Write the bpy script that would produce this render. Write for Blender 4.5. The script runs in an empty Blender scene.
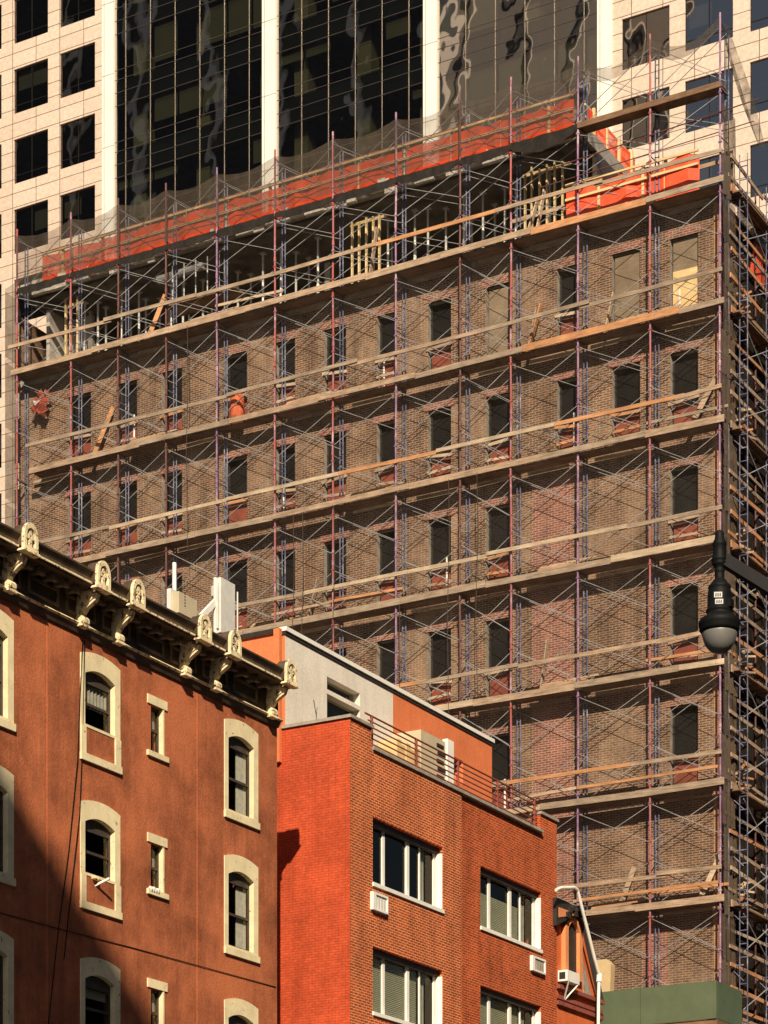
import bpy, math, random
from mathutils import Vector
random.seed(7)
R = math.radians
scene = bpy.context.scene
col = scene.collection

# ------------------------------------------------------------------ camera maths
# world axes: x runs across the street (away from the building line), y runs along the street, z up.
F, HZ, CX, CAMZ = 2475.0, 1450.0, 384.0, 1.7
C, S = math.cos(R(29.77)), math.sin(R(29.77))
def on_x(px, py, u):                       # point of a street-facing plane x = u  ->  (y, z)
    t = (px - CX) / F
    D = u / (C * t - S)
    return D * (S * t + C), CAMZ + (HZ - py) / F * D
def on_y(px, py, v):                       # point of a plane y = v  ->  (x, z)
    t = (px - CX) / F
    D = v / (S * t + C)
    return D * (C * t - S), CAMZ + (HZ - py) / F * D

# ------------------------------------------------------------------ mesh builder
class MB:
    def __init__(self):
        self.v, self.f, self.m = [], [], []
    def quad(self, pts, m=0):
        n = len(self.v); self.v += [tuple(p) for p in pts]
        self.f.append(tuple(range(n, n + len(pts)))); self.m.append(m)
    def box(self, x0, x1, y0, y1, z0, z1, m=0):
        n = len(self.v)
        self.v += [(x, y, z) for z in (z0, z1) for y in (y0, y1) for x in (x0, x1)]
        for q in ((0,2,3,1),(4,5,7,6),(0,1,5,4),(2,6,7,3),(0,4,6,2),(1,3,7,5)):
            self.f.append(tuple(n + i for i in q)); self.m.append(m)
    def beam(self, p, q, w, h, m=0):       # board from p to q, w = horizontal thickness, h = height of its cross-section
        p, q = Vector(p), Vector(q); d = (q - p).normalized()
        up = Vector((0, 0, 1))
        if abs(d.z) > .95: up = Vector((0, 1, 0))
        a = d.cross(up).normalized() * (w / 2); b = a.cross(d).normalized() * (h / 2)
        n = len(self.v)
        for e in (p, q):
            self.v += [tuple(e - a - b), tuple(e + a - b), tuple(e + a + b), tuple(e - a + b)]
        for f in ((0,1,2,3),(7,6,5,4),(0,4,5,1),(1,5,6,2),(2,6,7,3),(3,7,4,0)):
            self.f.append(tuple(n + i for i in f)); self.m.append(m)
    def tube(self, p, q, r, n=6, m=0, r2=None):
        p, q = Vector(p), Vector(q); d = (q - p).normalized()
        a = d.orthogonal().normalized(); b = d.cross(a)
        r2 = r if r2 is None else r2
        k = len(self.v)
        for e, rr in ((p, r), (q, r2)):
            for i in range(n):
                th = 2 * math.pi * i / n
                self.v.append(tuple(e + (a * math.cos(th) + b * math.sin(th)) * rr))
        for i in range(n):
            j = (i + 1) % n
            self.f.append((k + i, k + j, k + n + j, k + n + i)); self.m.append(m)
        self.f.append(tuple(k + i for i in reversed(range(n)))); self.m.append(m)
        self.f.append(tuple(k + n + i for i in range(n))); self.m.append(m)
    def path(self, pts, r, n=6, m=0):
        for a, b in zip(pts, pts[1:]): self.tube(a, b, r, n, m)
    def lathe(self, cx, cy, prof, n=24, m=0):
        k = len(self.v)
        for r, z in prof:
            for i in range(n):
                th = 2 * math.pi * i / n
                self.v.append((cx + r * math.cos(th), cy + r * math.sin(th), z))
        for a in range(len(prof) - 1):
            for i in range(n):
                j = (i + 1) % n
                self.f.append((k + a*n + i, k + a*n + j, k + (a+1)*n + j, k + (a+1)*n + i)); self.m.append(m)
        self.f.append(tuple(k + i for i in reversed(range(n)))); self.m.append(m)
        e = k + (len(prof) - 1) * n
        self.f.append(tuple(e + i for i in range(n))); self.m.append(m)
    def prism_x(self, poly, x0, x1, m=0):  # poly of (y, z) extruded along x
        n = len(poly); k = len(self.v)
        for x in (x0, x1): self.v += [(x, y, z) for y, z in poly]
        self.f.append(tuple(k + i for i in range(n))); self.m.append(m)
        self.f.append(tuple(k + n + i for i in reversed(range(n)))); self.m.append(m)
        for i in range(n):
            j = (i + 1) % n
            self.f.append((k + i, k + n + i, k + n + j, k + j)); self.m.append(m)
    def prism_y(self, poly, y0, y1, m=0):  # poly of (x, z) extruded along y
        n = len(poly); k = len(self.v)
        for y in (y0, y1): self.v += [(x, y, z) for x, z in poly]
        self.f.append(tuple(k + i for i in range(n))); self.m.append(m)
        self.f.append(tuple(k + n + i for i in reversed(range(n)))); self.m.append(m)
        for i in range(n):
            j = (i + 1) % n
            self.f.append((k + i, k + n + i, k + n + j, k + j)); self.m.append(m)
    def ring_x(self, outer, inner, x0, x1, m=0):   # frame between two (y, z) outlines with the same number of points
        n = len(outer); k = len(self.v)
        for x in (x0, x1):
            self.v += [(x, y, z) for y, z in outer]; self.v += [(x, y, z) for y, z in inner]
        for i in range(n):
            j = (i + 1) % n
            for q in ((k+i, k+j, k+n+j, k+n+i), (k+2*n+i, k+2*n+j, k+3*n+j, k+3*n+i),
                      (k+i, k+j, k+2*n+j, k+2*n+i), (k+n+i, k+n+j, k+3*n+j, k+3*n+i)):
                self.f.append(q); self.m.append(m)
    def wall(self, axis, plane, a0, a1, z0, z1, holes=(), d=.3, m=0, mj=None):
        # wall sheet with rectangular openings and reveals of depth d (d is signed along the wall's axis)
        mj = m if mj is None else mj
        P = (lambda a, z, o=0: (plane + o, a, z)) if axis == 'x' else (lambda a, z, o=0: (a, plane + o, z))
        As = sorted({a0, a1, *[h[0] for h in holes], *[h[1] for h in holes]})
        Zs = sorted({z0, z1, *[h[2] for h in holes], *[h[3] for h in holes]})
        As = [a for a in As if a0 <= a <= a1]; Zs = [z for z in Zs if z0 <= z <= z1]
        for i in range(len(As) - 1):
            for j in range(len(Zs) - 1):
                ca, cz = (As[i] + As[i+1]) / 2, (Zs[j] + Zs[j+1]) / 2
                if any(h[0] < ca < h[1] and h[2] < cz < h[3] for h in holes): continue
                self.quad([P(As[i], Zs[j]), P(As[i+1], Zs[j]), P(As[i+1], Zs[j+1]), P(As[i], Zs[j+1])], m)
        for a, b, c, e in holes:
            self.quad([P(a, c), P(a, e), P(a, e, d), P(a, c, d)], mj)
            self.quad([P(b, c), P(b, c, d), P(b, e, d), P(b, e)], mj)
            self.quad([P(a, c), P(a, c, d), P(b, c, d), P(b, c)], mj)
            self.quad([P(a, e), P(b, e), P(b, e, d), P(a, e, d)], mj)
    def build(self, name, mats, parent=None, smooth=False):
        if not isinstance(mats, (list, tuple)): mats = [mats]
        off = Vector((0, 0, 0)); p = parent
        while p is not None: off += p.location; p = p.parent
        me = bpy.data.meshes.new(name)
        me.from_pydata([tuple(Vector(v) - off) for v in self.v], [], self.f)
        for m in mats: me.materials.append(m)
        me.polygons.foreach_set('material_index', self.m)
        if smooth: me.polygons.foreach_set('use_smooth', [True] * len(self.f))
        me.update()
        o = bpy.data.objects.new(name, me); col.objects.link(o)
        if parent is not None: o.parent = parent
        return o

def tag(o, label=None, cat=None, group=None, kind=None):
    if label: o['label'] = label
    if cat: o['category'] = cat
    if group: o['group'] = group
    if kind: o['kind'] = kind
    return o
def thing(name, loc, label, cat, group=None):
    o = bpy.data.objects.new(name, None); col.objects.link(o); o.location = loc
    o.empty_display_size = .5
    return tag(o, label, cat, group)
def part(name, parent, mats, fn, smooth=False):
    mb = MB(); fn(mb); return mb.build(name, mats, parent, smooth)

# ------------------------------------------------------------------ materials
class N:
    def __init__(self, name):
        self.mat = bpy.data.materials.new(name); self.mat.use_nodes = True
        self.nt = self.mat.node_tree; self.nt.nodes.clear()
        self.out = self.add('ShaderNodeOutputMaterial')
    def add(self, t, **kw):
        n = self.nt.nodes.new(t)
        for k, v in kw.items(): setattr(n, k, v)
        return n
    def link(self, a, b): self.nt.links.new(a, b)
    def coord(self): return self.add('ShaderNodeTexCoord').outputs['Object']
    def noise(self, scale, detail=4, rough=.6, vec=None):
        n = self.add('ShaderNodeTexNoise'); n.inputs['Scale'].default_value = scale
        n.inputs['Detail'].default_value = detail; n.inputs['Roughness'].default_value = rough
        self.link(vec if vec is not None else self.coord(), n.inputs['Vector'])
        return n.outputs['Fac']
    def ramp(self, fac, stops):
        n = self.add('ShaderNodeValToRGB'); el = n.color_ramp.elements
        while len(el) < len(stops): el.new(.5)
        for e, (p, c) in zip(el, stops):
            e.position = p; e.color = (*c, 1) if len(c) == 3 else c
        self.link(fac, n.inputs['Fac']); return n.outputs['Color']
    def mix(self, fac, a, b, mode='MIX'):
        n = self.add('ShaderNodeMix', data_type='RGBA', blend_type=mode)
        for s, val in ((n.inputs[0], fac), (n.inputs[6], a), (n.inputs[7], b)):
            if isinstance(val, (int, float)): s.default_value = val
            elif isinstance(val, tuple): s.default_value = (*val, 1)
            else: self.link(val, s)
        return n.outputs[2]
    def math(self, op, a, b=None):
        n = self.add('ShaderNodeMath', operation=op)
        for s, val in zip(n.inputs, (a, b)):
            if val is None: continue
            if isinstance(val, (int, float)): s.default_value = val
            else: self.link(val, s)
        return n.outputs[0]
    def bump(self, h, strength=.3, dist=.02):
        n = self.add('ShaderNodeBump'); n.inputs['Strength'].default_value = strength
        n.inputs['Distance'].default_value = dist; self.link(h, n.inputs['Height']); return n.outputs['Normal']
    def bsdf(self, colr, rough=.8, metal=0., spec=.3, normal=None):
        n = self.add('ShaderNodeBsdfPrincipled')
        if isinstance(colr, tuple): n.inputs['Base Color'].default_value = (*colr, 1)
        else: self.link(colr, n.inputs['Base Color'])
        if isinstance(rough, (int, float)): n.inputs['Roughness'].default_value = rough
        else: self.link(rough, n.inputs['Roughness'])
        n.inputs['Metallic'].default_value = metal; n.inputs['Specular IOR Level'].default_value = spec
        if normal is not None: self.link(normal, n.inputs['Normal'])
        self.link(n.outputs[0], self.out.inputs['Surface']); return n

def plain(name, c, rough=.7, var=.25, scale=2.5, metal=0., spec=.3, bump=0., detail=6):
    n = N(name)
    f = n.noise(scale, detail, .65)
    lo = tuple(x * (1 - var) for x in c); hi = tuple(min(1, x * (1 + var)) for x in c)
    colr = n.ramp(f, [(.3, lo), (.7, hi)])
    nm = n.bump(n.noise(scale * 12, 3), bump, .02) if bump else None
    n.bsdf(colr, rough, metal, spec, nm); return n.mat

def flat_vec(n, xs=1., ox=0., oz=0.):
    sep = n.add('ShaderNodeSeparateXYZ'); n.link(n.coord(), sep.inputs[0])
    a = n.math('ADD', sep.outputs[0], sep.outputs[1])
    if ox: a = n.math('ADD', a, ox)
    b = n.math('ADD', sep.outputs[2], oz) if oz else sep.outputs[2]
    cmb = n.add('ShaderNodeCombineXYZ'); n.link(a, cmb.inputs[0]); n.link(b, cmb.inputs[1])
    return cmb.outputs[0]

def brick(name, c1, c2, mortar, bw=.21, bh=.07, ms=.011, stains=(), patch=None, rough=.85, bumps=.5, bias=0., stain=.55):
    n = N(name); vec = flat_vec(n)
    b = n.add('ShaderNodeTexBrick', offset=.5)
    n.link(vec, b.inputs['Vector'])
    b.inputs['Color1'].default_value = (*c1, 1); b.inputs['Color2'].default_value = (*c2, 1)
    b.inputs['Mortar'].default_value = (*mortar, 1)
    b.inputs['Scale'].default_value = 1; b.inputs['Mortar Size'].default_value = ms
    b.inputs['Mortar Smooth'].default_value = .15; b.inputs['Bias'].default_value = bias
    b.inputs['Brick Width'].default_value = bw; b.inputs['Row Height'].default_value = bh
    colr = b.outputs['Color']
    if patch:
        f = n.ramp(n.noise(patch[2], 5, .6), [(patch[3], (0,0,0)), (patch[3] + .12, (1,1,1))])
        colr = n.mix(n.math('MULTIPLY', f, patch[1]), colr, patch[0])
    f2 = n.noise(.8, 7, .7)
    colr = n.mix(1., colr, n.ramp(f2, [(.3, (.72,.70,.68)), (.7, (1.15,1.12,1.1))]), 'MULTIPLY')
    mp = n.add('ShaderNodeMapping'); n.link(n.coord(), mp.inputs[0]); mp.inputs['Scale'].default_value = (1.6, 1.6, .22)
    colr = n.mix(stain, colr, n.ramp(n.noise(1.1, 6, .7, mp.outputs[0]), [(.34, (.55,.52,.50)), (.5, (1,1,1)), (.68, (1.22,1.18,1.12))]), 'MULTIPLY')
    f3 = n.noise(9, 3, .6)
    colr = n.mix(.6, colr, n.ramp(f3, [(.3, (.7,.7,.7)), (.7, (1.2,1.2,1.2))]), 'MULTIPLY')
    h = n.math('SUBTRACT', 1., b.outputs['Fac'])
    n.bsdf(colr, rough, 0, .2, n.bump(h, bumps, .012)); return n.mat

def wood(name, c, var=.35):
    n = N(name)
    mp = n.add('ShaderNodeMapping'); n.link(n.coord(), mp.inputs[0]); mp.inputs['Scale'].default_value = (1.2, 1.2, 14)
    f = n.noise(1.6, 6, .7, mp.outputs[0])
    colr = n.ramp(f, [(.28, tuple(x * (1 - var) for x in c)), (.72, tuple(min(1, x * (1 + var)) for x in c))])
    colr = n.mix(1., colr, n.ramp(n.noise(1.1, 5, .7), [(.3, (.7,.68,.66)), (.65, (1.1,1.1,1.1))]), 'MULTIPLY')
    n.bsdf(colr, .8, 0, .2, n.bump(f, .2, .01)); return n.mat

def net(name, c, alpha, scale=3., var=.25):
    n = N(name)
    d = n.add('ShaderNodeBsdfDiffuse'); d.inputs['Color'].default_value = (*c, 1)
    t = n.add('ShaderNodeBsdfTransparent')
    m = n.add('ShaderNodeMixShader')
    f = n.ramp(n.noise(scale, 5, .6), [(.3, (max(0, alpha - var),) * 3), (.7, (min(1, alpha + var),) * 3)])
    n.link(f, m.inputs[0]); n.link(t.outputs[0], m.inputs[1]); n.link(d.outputs[0], m.inputs[2])
    n.link(m.outputs[0], n.out.inputs['Surface']); return n.mat

def glass(name, tint, refl, wave=.35, scale=.55, gcol=(.95, .95, 1)):
    n = N(name)
    t = n.add('ShaderNodeBsdfTransparent'); t.inputs['Color'].default_value = (*tint, 1)
    g = n.add('ShaderNodeBsdfGlossy'); g.inputs['Roughness'].default_value = .015
    g.inputs['Color'].default_value = (*gcol, 1)
    n.link(n.bump(n.noise(scale, 2, .45), wave, .06), g.inputs['Normal'])
    m = n.add('ShaderNodeMixShader'); m.inputs[0].default_value = refl
    n.link(t.outputs[0], m.inputs[1]); n.link(g.outputs[0], m.inputs[2])
    n.link(m.outputs[0], n.out.inputs['Surface']); return n.mat

def stone_mat(name):
    n = N(name); vec = flat_vec(n, oz=.02)
    b = n.add('ShaderNodeTexBrick', offset=0.); n.link(vec, b.inputs['Vector'])
    b.inputs['Color1'].default_value = (.60, .47, .37, 1); b.inputs['Color2'].default_value = (.65, .52, .42, 1)
    b.inputs['Mortar'].default_value = (.17, .12, .085, 1)
    b.inputs['Scale'].default_value = 1; b.inputs['Mortar Size'].default_value = .022; b.inputs['Mortar Smooth'].default_value = 0.1
    b.inputs['Brick Width'].default_value = 1.56; b.inputs['Row Height'].default_value = 3.725 / 5
    f = n.noise(5., 8, .75)
    colr = n.mix(.8, b.outputs['Color'], n.ramp(f, [(.32, (.72,.68,.66)), (.68, (1.15,1.15,1.15))]), 'MULTIPLY')
    n.bsdf(colr, .6, 0, .3); return n.mat

def post_mat(name, stops, sc=1.4):
    n = N(name)
    mp = n.add('ShaderNodeMapping'); n.link(n.coord(), mp.inputs[0]); mp.inputs['Scale'].default_value = (.5, .5, 1)
    f = n.noise(sc, 6, .75, mp.outputs[0])
    n.bsdf(n.ramp(f, stops), .55, .0, .4); return n.mat

def stucco(name, c, var=.28, streak=.5, patchc=None, bump=.25):
    n = N(name)
    f = n.noise(.9, 8, .72)
    colr = n.ramp(f, [(.28, tuple(x * (1 - var) for x in c)), (.72, tuple(min(1, x * (1 + var)) for x in c))])
    mp = n.add('ShaderNodeMapping'); n.link(n.coord(), mp.inputs[0]); mp.inputs['Scale'].default_value = (3, 3, .25)
    fs = n.noise(1.3, 5, .7, mp.outputs[0])
    colr = n.mix(streak, colr, n.ramp(fs, [(.3, (.72,.68,.66)), (.7, (1.18,1.14,1.12))]), 'MULTIPLY')
    mp2 = n.add('ShaderNodeMapping'); n.link(n.coord(), mp2.inputs[0]); mp2.inputs['Scale'].default_value = (5, 5, .35)
    colr = n.mix(streak * .45, colr, n.ramp(n.noise(1., 7, .75, mp2.outputs[0]), [(.34, (.55,.50,.48)), (.44, (1,1,1))]), 'MULTIPLY')
    if patchc:
        colr = n.mix(n.ramp(n.noise(.35, 4, .6), [(.52, (0,0,0)), (.66, (.7,.7,.7))]), colr, patchc)
    fg = n.noise(16, 4, .7)
    colr = n.mix(.7, colr, n.ramp(fg, [(.3, (.78,.76,.75)), (.7, (1.15,1.15,1.15))]), 'MULTIPLY')
    n.bsdf(colr, .85, 0, .2, n.bump(fg, bump, .02)); return n.mat

def chipped(name, c, chip, th=.63, scale=7.):
    n = N(name)
    f = n.ramp(n.noise(scale, 6, .7), [(th, (0,0,0)), (th + .03, (1,1,1))])
    base = n.ramp(n.noise(2.2, 6, .7), [(.3, tuple(x * .8 for x in c)), (.7, tuple(min(1, x * 1.12) for x in c))])
    n.bsdf(n.mix(f, base, chip), .8, 0, .2); return n.mat

M = {}
M['brick_brown'] = brick('brown brick', (.175,.082,.052), (.08,.045,.033), (.33,.245,.16), bw=.23, bh=.076, ms=.0125, patch=((.29,.20,.135), .5, .4, .5), stain=.8)
M['brick_pink'] = brick('pinkish brick', (.27,.092,.065), (.16,.06,.045), (.38,.27,.205), bw=.23, bh=.076, ms=.0125, patch=((.3,.2,.13), .25, .6, .55))
M['brick_corner'] = brick('orange corner brick', (.40,.19,.10), (.32,.15,.08), (.42,.27,.17))
M['brick_red'] = brick('red brick', (.52,.075,.020), (.30,.042,.015), (.72,.36,.16), bw=.21, bh=.072, ms=.0105)
M['brick_red_dark'] = brick('darker red brick', (.49,.064,.018), (.28,.036,.013), (.56,.22,.085), bw=.21, bh=.072, ms=.0098)  # darker brick and mortar right of the facade seam
M['brick_paint'] = brick('red painted brick', (.57,.092,.032), (.50,.078,.027), (.38,.055,.02), bw=.2, bh=.068, ms=.008, bumps=.35, stain=.35)
M['stucco_brown'] = stucco('weathered red brown stucco', (.38,.12,.052), .5, .75, patchc=(.56,.17,.07), bump=.6)
M['stucco_grey'] = stucco('pale grey render', (.72,.67,.58), .12, .25, bump=.1)
M['stucco_orange'] = stucco('orange render', (.66,.19,.075), .14, .3, bump=.1)
M['orange_house'] = stucco('orange painted wall', (.62,.15,.05), .2, .4)
M['orange_light'] = stucco('light orange wood', (.70,.27,.11), .15, .3)
M['cream'] = chipped('cream paint chipped', (.76,.64,.40), (.30,.20,.12))
M['cream_orn'] = chipped('cream ornament paint with shade', (.78,.65,.41), (.20,.13,.08), .55, 9.)  # dark chips made heavier to stand in for shade on the brackets
M['cornice'] = plain('dark brown cornice paint', (.075,.048,.030), .6, .5, 3., bump=.3)
M['frieze'] = plain('brown cornice ornament', (.20,.14,.09), .7, .5, 4., bump=.4)
M['white'] = plain('white painted metal', (.78,.75,.68), .45, .08, 3.)
M['white_stone'] = plain('white column panel', (.74,.70,.62), .5, .06, .5)
M['coping'] = plain('grey stone coping', (.30,.26,.21), .8, .3, 4.)
M['black'] = plain('black paint', (.005,.005,.005), .6, .3, 8., spec=.14)
M['dark'] = plain('dark frame', (.03,.026,.022), .5, .3, 4.)
M['dark_metal'] = plain('dark brown metal', (.06,.045,.035), .5, .3, 4.)
M['interior'] = plain('dim room', (.035,.03,.025), .9, .4, .6)
M['void'] = plain('dark frame and unlit interior', (.007,.0062,.0055), .7, .5, .9, spec=.15)  # near-black pane colour stands in for unlit rooms; also colours tower window frames
M['red_panel'] = plain('red oxide panel', (.20,.05,.028), .7, .3, 2.)
M['plywood'] = wood('yellow plywood', (.72,.50,.24), .15)
M['plywood_shaded'] = wood('tan plywood shaded in colour', (.21,.155,.10), .2)  # tan darkened to put shade into the window boards
M['wood_a'] = wood('weathered pine board', (.37,.26,.175), .5)
M['wood_b'] = wood('orange pine board', (.48,.235,.11), .4)
M['wood_c'] = wood('grey board', (.32,.24,.17), .5)
M['wood_d'] = wood('light board', (.47,.36,.245), .4)
M['deck'] = wood('brown planking', (.19,.11,.062), .5)
M['post_red'] = post_mat('red painted steel tube', [(.30, (.17,.035,.025)), (.44, (.36,.075,.05)), (.54, (.26,.10,.14)), (.66, (.50,.34,.34))])
M['post_purple'] = post_mat('purple faded steel tube', [(.30, (.16,.05,.06)), (.44, (.17,.09,.19)), (.56, (.32,.17,.24)), (.68, (.52,.42,.44))])
M['post_dark'] = post_mat('dark red steel tube', [(.30, (.05,.018,.015)), (.5, (.13,.04,.032)), (.66, (.09,.055,.06)), (.78, (.26,.18,.17))])
M['post_blue'] = post_mat('blue painted steel tube', [(.30, (.035,.037,.065)), (.46, (.08,.082,.135)), (.58, (.155,.155,.22)), (.72, (.42,.41,.44))], 2.2)
M['galv'] = plain('galvanised steel', (.38,.37,.36), .5, .35, 3., metal=.3)
M['steel_grey'] = plain('grey steel prop', (.62,.60,.54), .5, .3, 3.)
M['net_dark'] = net('dark debris netting', (.05,.044,.036), .5)
M['net_grey'] = net('grey debris netting', (.085,.066,.05), .46, 1.2, .14)
M['net_veil'] = net('fine brown veil netting', (.085,.066,.052), .075, .8, .045)
M['net_side'] = net('black scaffold netting', (.03,.024,.019), .82, 1.5, .15)
M['net_brown'] = net('brown mesh strip', (.10,.072,.05), .70, 2.2, .22)
M['tarp'] = plain('black tarpaulin', (.016,.012,.009), .9, .5, 4., bump=.5)
M['orange_bag'] = plain('dusty orange woven bag', (.50,.11,.045), .8, .4, 6., bump=.6)
M['orange_net'] = net('orange safety netting', (.78,.085,.028), .86, 2.2, .14)
M['orange_tarp'] = plain('orange tarpaulin', (.72,.085,.03), .6, .3, 2.5, bump=.5)
M['yellow_wood'] = wood('yellow timber rail', (.66,.49,.25), .15)
M['concrete'] = plain('concrete slab', (.27,.24,.20), .9, .35, 2., bump=.3)
M['plaster'] = plain('bare plaster', (.38,.34,.29), .9, .4, 1.4, bump=.3)
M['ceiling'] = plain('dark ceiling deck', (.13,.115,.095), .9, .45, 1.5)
M['debris'] = plain('ragged pale edge', (.52,.47,.40), .9, .45, 6., bump=.6)
M['stone'] = stone_mat('pink granite cladding')
M['spandrel'] = plain('dark green spandrel', (.020,.024,.020), .3, .15, .4, spec=.4)
M['mullion'] = plain('bronze mullion', (.15,.13,.10), .4, .2, 2., metal=.4)
M['olive'] = plain('olive column', (.20,.185,.105), .8, .15, 1.)
M['blind'] = plain('olive roller blind', (.13,.125,.075), .8, .15, .7)
M['glass_tower'] = glass('tower curtain glass', (.44,.45,.41), .34, .42, .36, (1,.84,.74))
M['glass_window'] = glass('tower window glass', (.42,.42,.42), .36, .45, .36, (1,.80,.64))
M['glass_house'] = glass('house window glass', (.62,.62,.58), .045, .15, .9, (1, .88, .70))
M['green_ply'] = plain('green painted plywood', (.082,.108,.058), .6, .15, 1.2)
M['tan'] = plain('tan render', (.50,.37,.20), .8, .12, 2.)
M['roof_dark'] = plain('dark roofing', (.045,.04,.036), .8, .3, 3.)
M['asphalt'] = plain('asphalt', (.05,.05,.05), .9, .3, 3., bump=.3)
M['paving'] = plain('concrete paving', (.26,.25,.23), .9, .2, 1.)
M['curtain'] = plain('white curtain cloth', (.62,.60,.54), .9, .2, 6.)
M['blind_green'] = plain('pale slat blind', (.62,.62,.47), .7, .1, 4.)
M['rail_red'] = plain('red brown railing paint', (.26,.07,.05), .5, .3, 5.)
M['beige_metal'] = plain('beige enamel casing', (.50,.42,.28), .5, .12, 2.)
M['grey_metal'] = plain('light grey enamel', (.60,.58,.53), .45, .12, 3.)
M['brass'] = plain('brass', (.60,.42,.12), .25, .15, 3., metal=.9)
M['globe'] = plain('frosted grey glass', (.15,.14,.13), .45, .12, 6., spec=.6)
M['sticker'] = plain('white sticker', (.50,.50,.48), .6, .05, 4.)
M['off_stone'] = plain('brown brick facade', (.07,.055,.043), .8, .2, .5)
M['off_pier'] = plain('pale reflected pier', (.80,.77,.72), .8, .1, .5)
M['off_red'] = plain('dull red facade', (.12,.05,.035), .8, .2, .5)
M['off_grey'] = plain('grey reflected facade', (.072,.074,.086), .8, .15, .5)
M['cloth_red'] = plain('red cloth', (.26,.05,.028), .8, .3, 5.)

# ------------------------------------------------------------------ ground, street
part('ground', None, M['asphalt'], lambda m: m.quad([(-3000,-3000,-.02),(3000,-3000,-.02),(3000,3000,-.02),(-3000,3000,-.02)]))
tag(bpy.data.objects['ground'], kind='structure')
g = part('street', None, M['asphalt'], lambda m: m.quad([(-24,-200,0),(-12,-200,0),(-12,400,0),(-24,400,0)])); tag(g, kind='structure')
def pave(m): m.box(-32.2, -24, -200, 90, -.02, .13)
g = part('pavement', None, M['paving'], pave); tag(g, kind='structure')

# ------------------------------------------------------------------ office tower behind
TV = 104.5
def tx(px): return on_y(px, 0, TV)[0]
tower = thing('office_tower', (tx(384), TV + 10, 0), 'tall pale granite office tower with dark glass bays rising behind the scaffolding', 'tower')
ST, ZB0 = 3.725, 72.75
rows = [ZB0 + ST * k for k in range(-7, 3)]
WH = 2.36
lw = [(-68,-33),(-23,1.5),(14,48),(60,95)]
lcols = [(tx(a), tx(b)) for a, b in lw]
rcols = [(tx(a), tx(b)) for a, b in ((622,669.5),(685,733),(750,798),(817,866))]
holesL = [(a, b, z, z + WH) for a, b in lcols for z in rows]
holesR = [(a, b, z, z + WH) for a, b in rcols for z in rows]
ZT = 92.
part('granite_wall', tower, M['stone'], lambda m: m.wall('y', TV, tx(-100), tx(104), 0, ZT, holesL, .12))
part('granite_wall', tower, M['stone'], lambda m: m.wall('y', TV, tx(611), tx(905), 0, ZT, holesR, .12))
part('tower_core', tower, M['interior'], lambda m: m.box(tx(-100), tx(905), TV + 7, TV + 40, 0, ZT))
def slabs(m):
    for z in rows: m.box(tx(-100), tx(905), TV + .5, TV + 7, z + WH + .35, z + ST - .6)
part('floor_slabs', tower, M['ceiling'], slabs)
def twin(a, b, z):
    mb = MB(); d = TV + .09
    for x in (a, (a + b) / 2 - .02, b - .04): mb.box(x, x + .04, d - .012, d + .05, z, z + WH)
    mb.box(a + .04, (a+b)/2 - .02, d - .01, d + .05, z + .44, z + .48); mb.box((a+b)/2 + .02, b - .04, d - .01, d + .05, z + .44, z + .48)
    w = mb.build('window', M['void'], tower)
    part('pane', w, M['glass_window'], lambda m: m.quad([(a, d, z), (b, d, z), (b, d, z + WH), (a, d, z + WH)]))
    r = random.random()
    if r < .45:
        h = random.uniform(.3, 1.5)
        x0 = a + .05 if r < .25 else (a + b) / 2
        part('blind', w, M['blind'], lambda m: m.box(x0, b - .05 if r > .1 else (a+b)/2, d + .25, d + .28, z + WH - h, z + WH))
for a, b in lcols + rcols:
    for z in rows: twin(a, b, z)
for a, b in ((103,114.5),(263,276.5),(424,437.5),(598,612.5)):
    p = MB(); p.box(tx(a), tx(b), TV - .10, TV + .3, 0, ZT)
    po = p.build('white_pier', M['white_stone'], tower)
    part('pier_joints', po, M['coping'], lambda m: [m.box(tx(a) - .004, tx(b) + .004, TV - .106, TV - .05, z + .3, z + .33) for z in rows] +
         [m.box(tx(a) + (tx(b) - tx(a)) * .2 - .015, tx(a) + (tx(b) - tx(a)) * .2 + .015, TV - .105, TV - .05, 40, ZT)])
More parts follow.
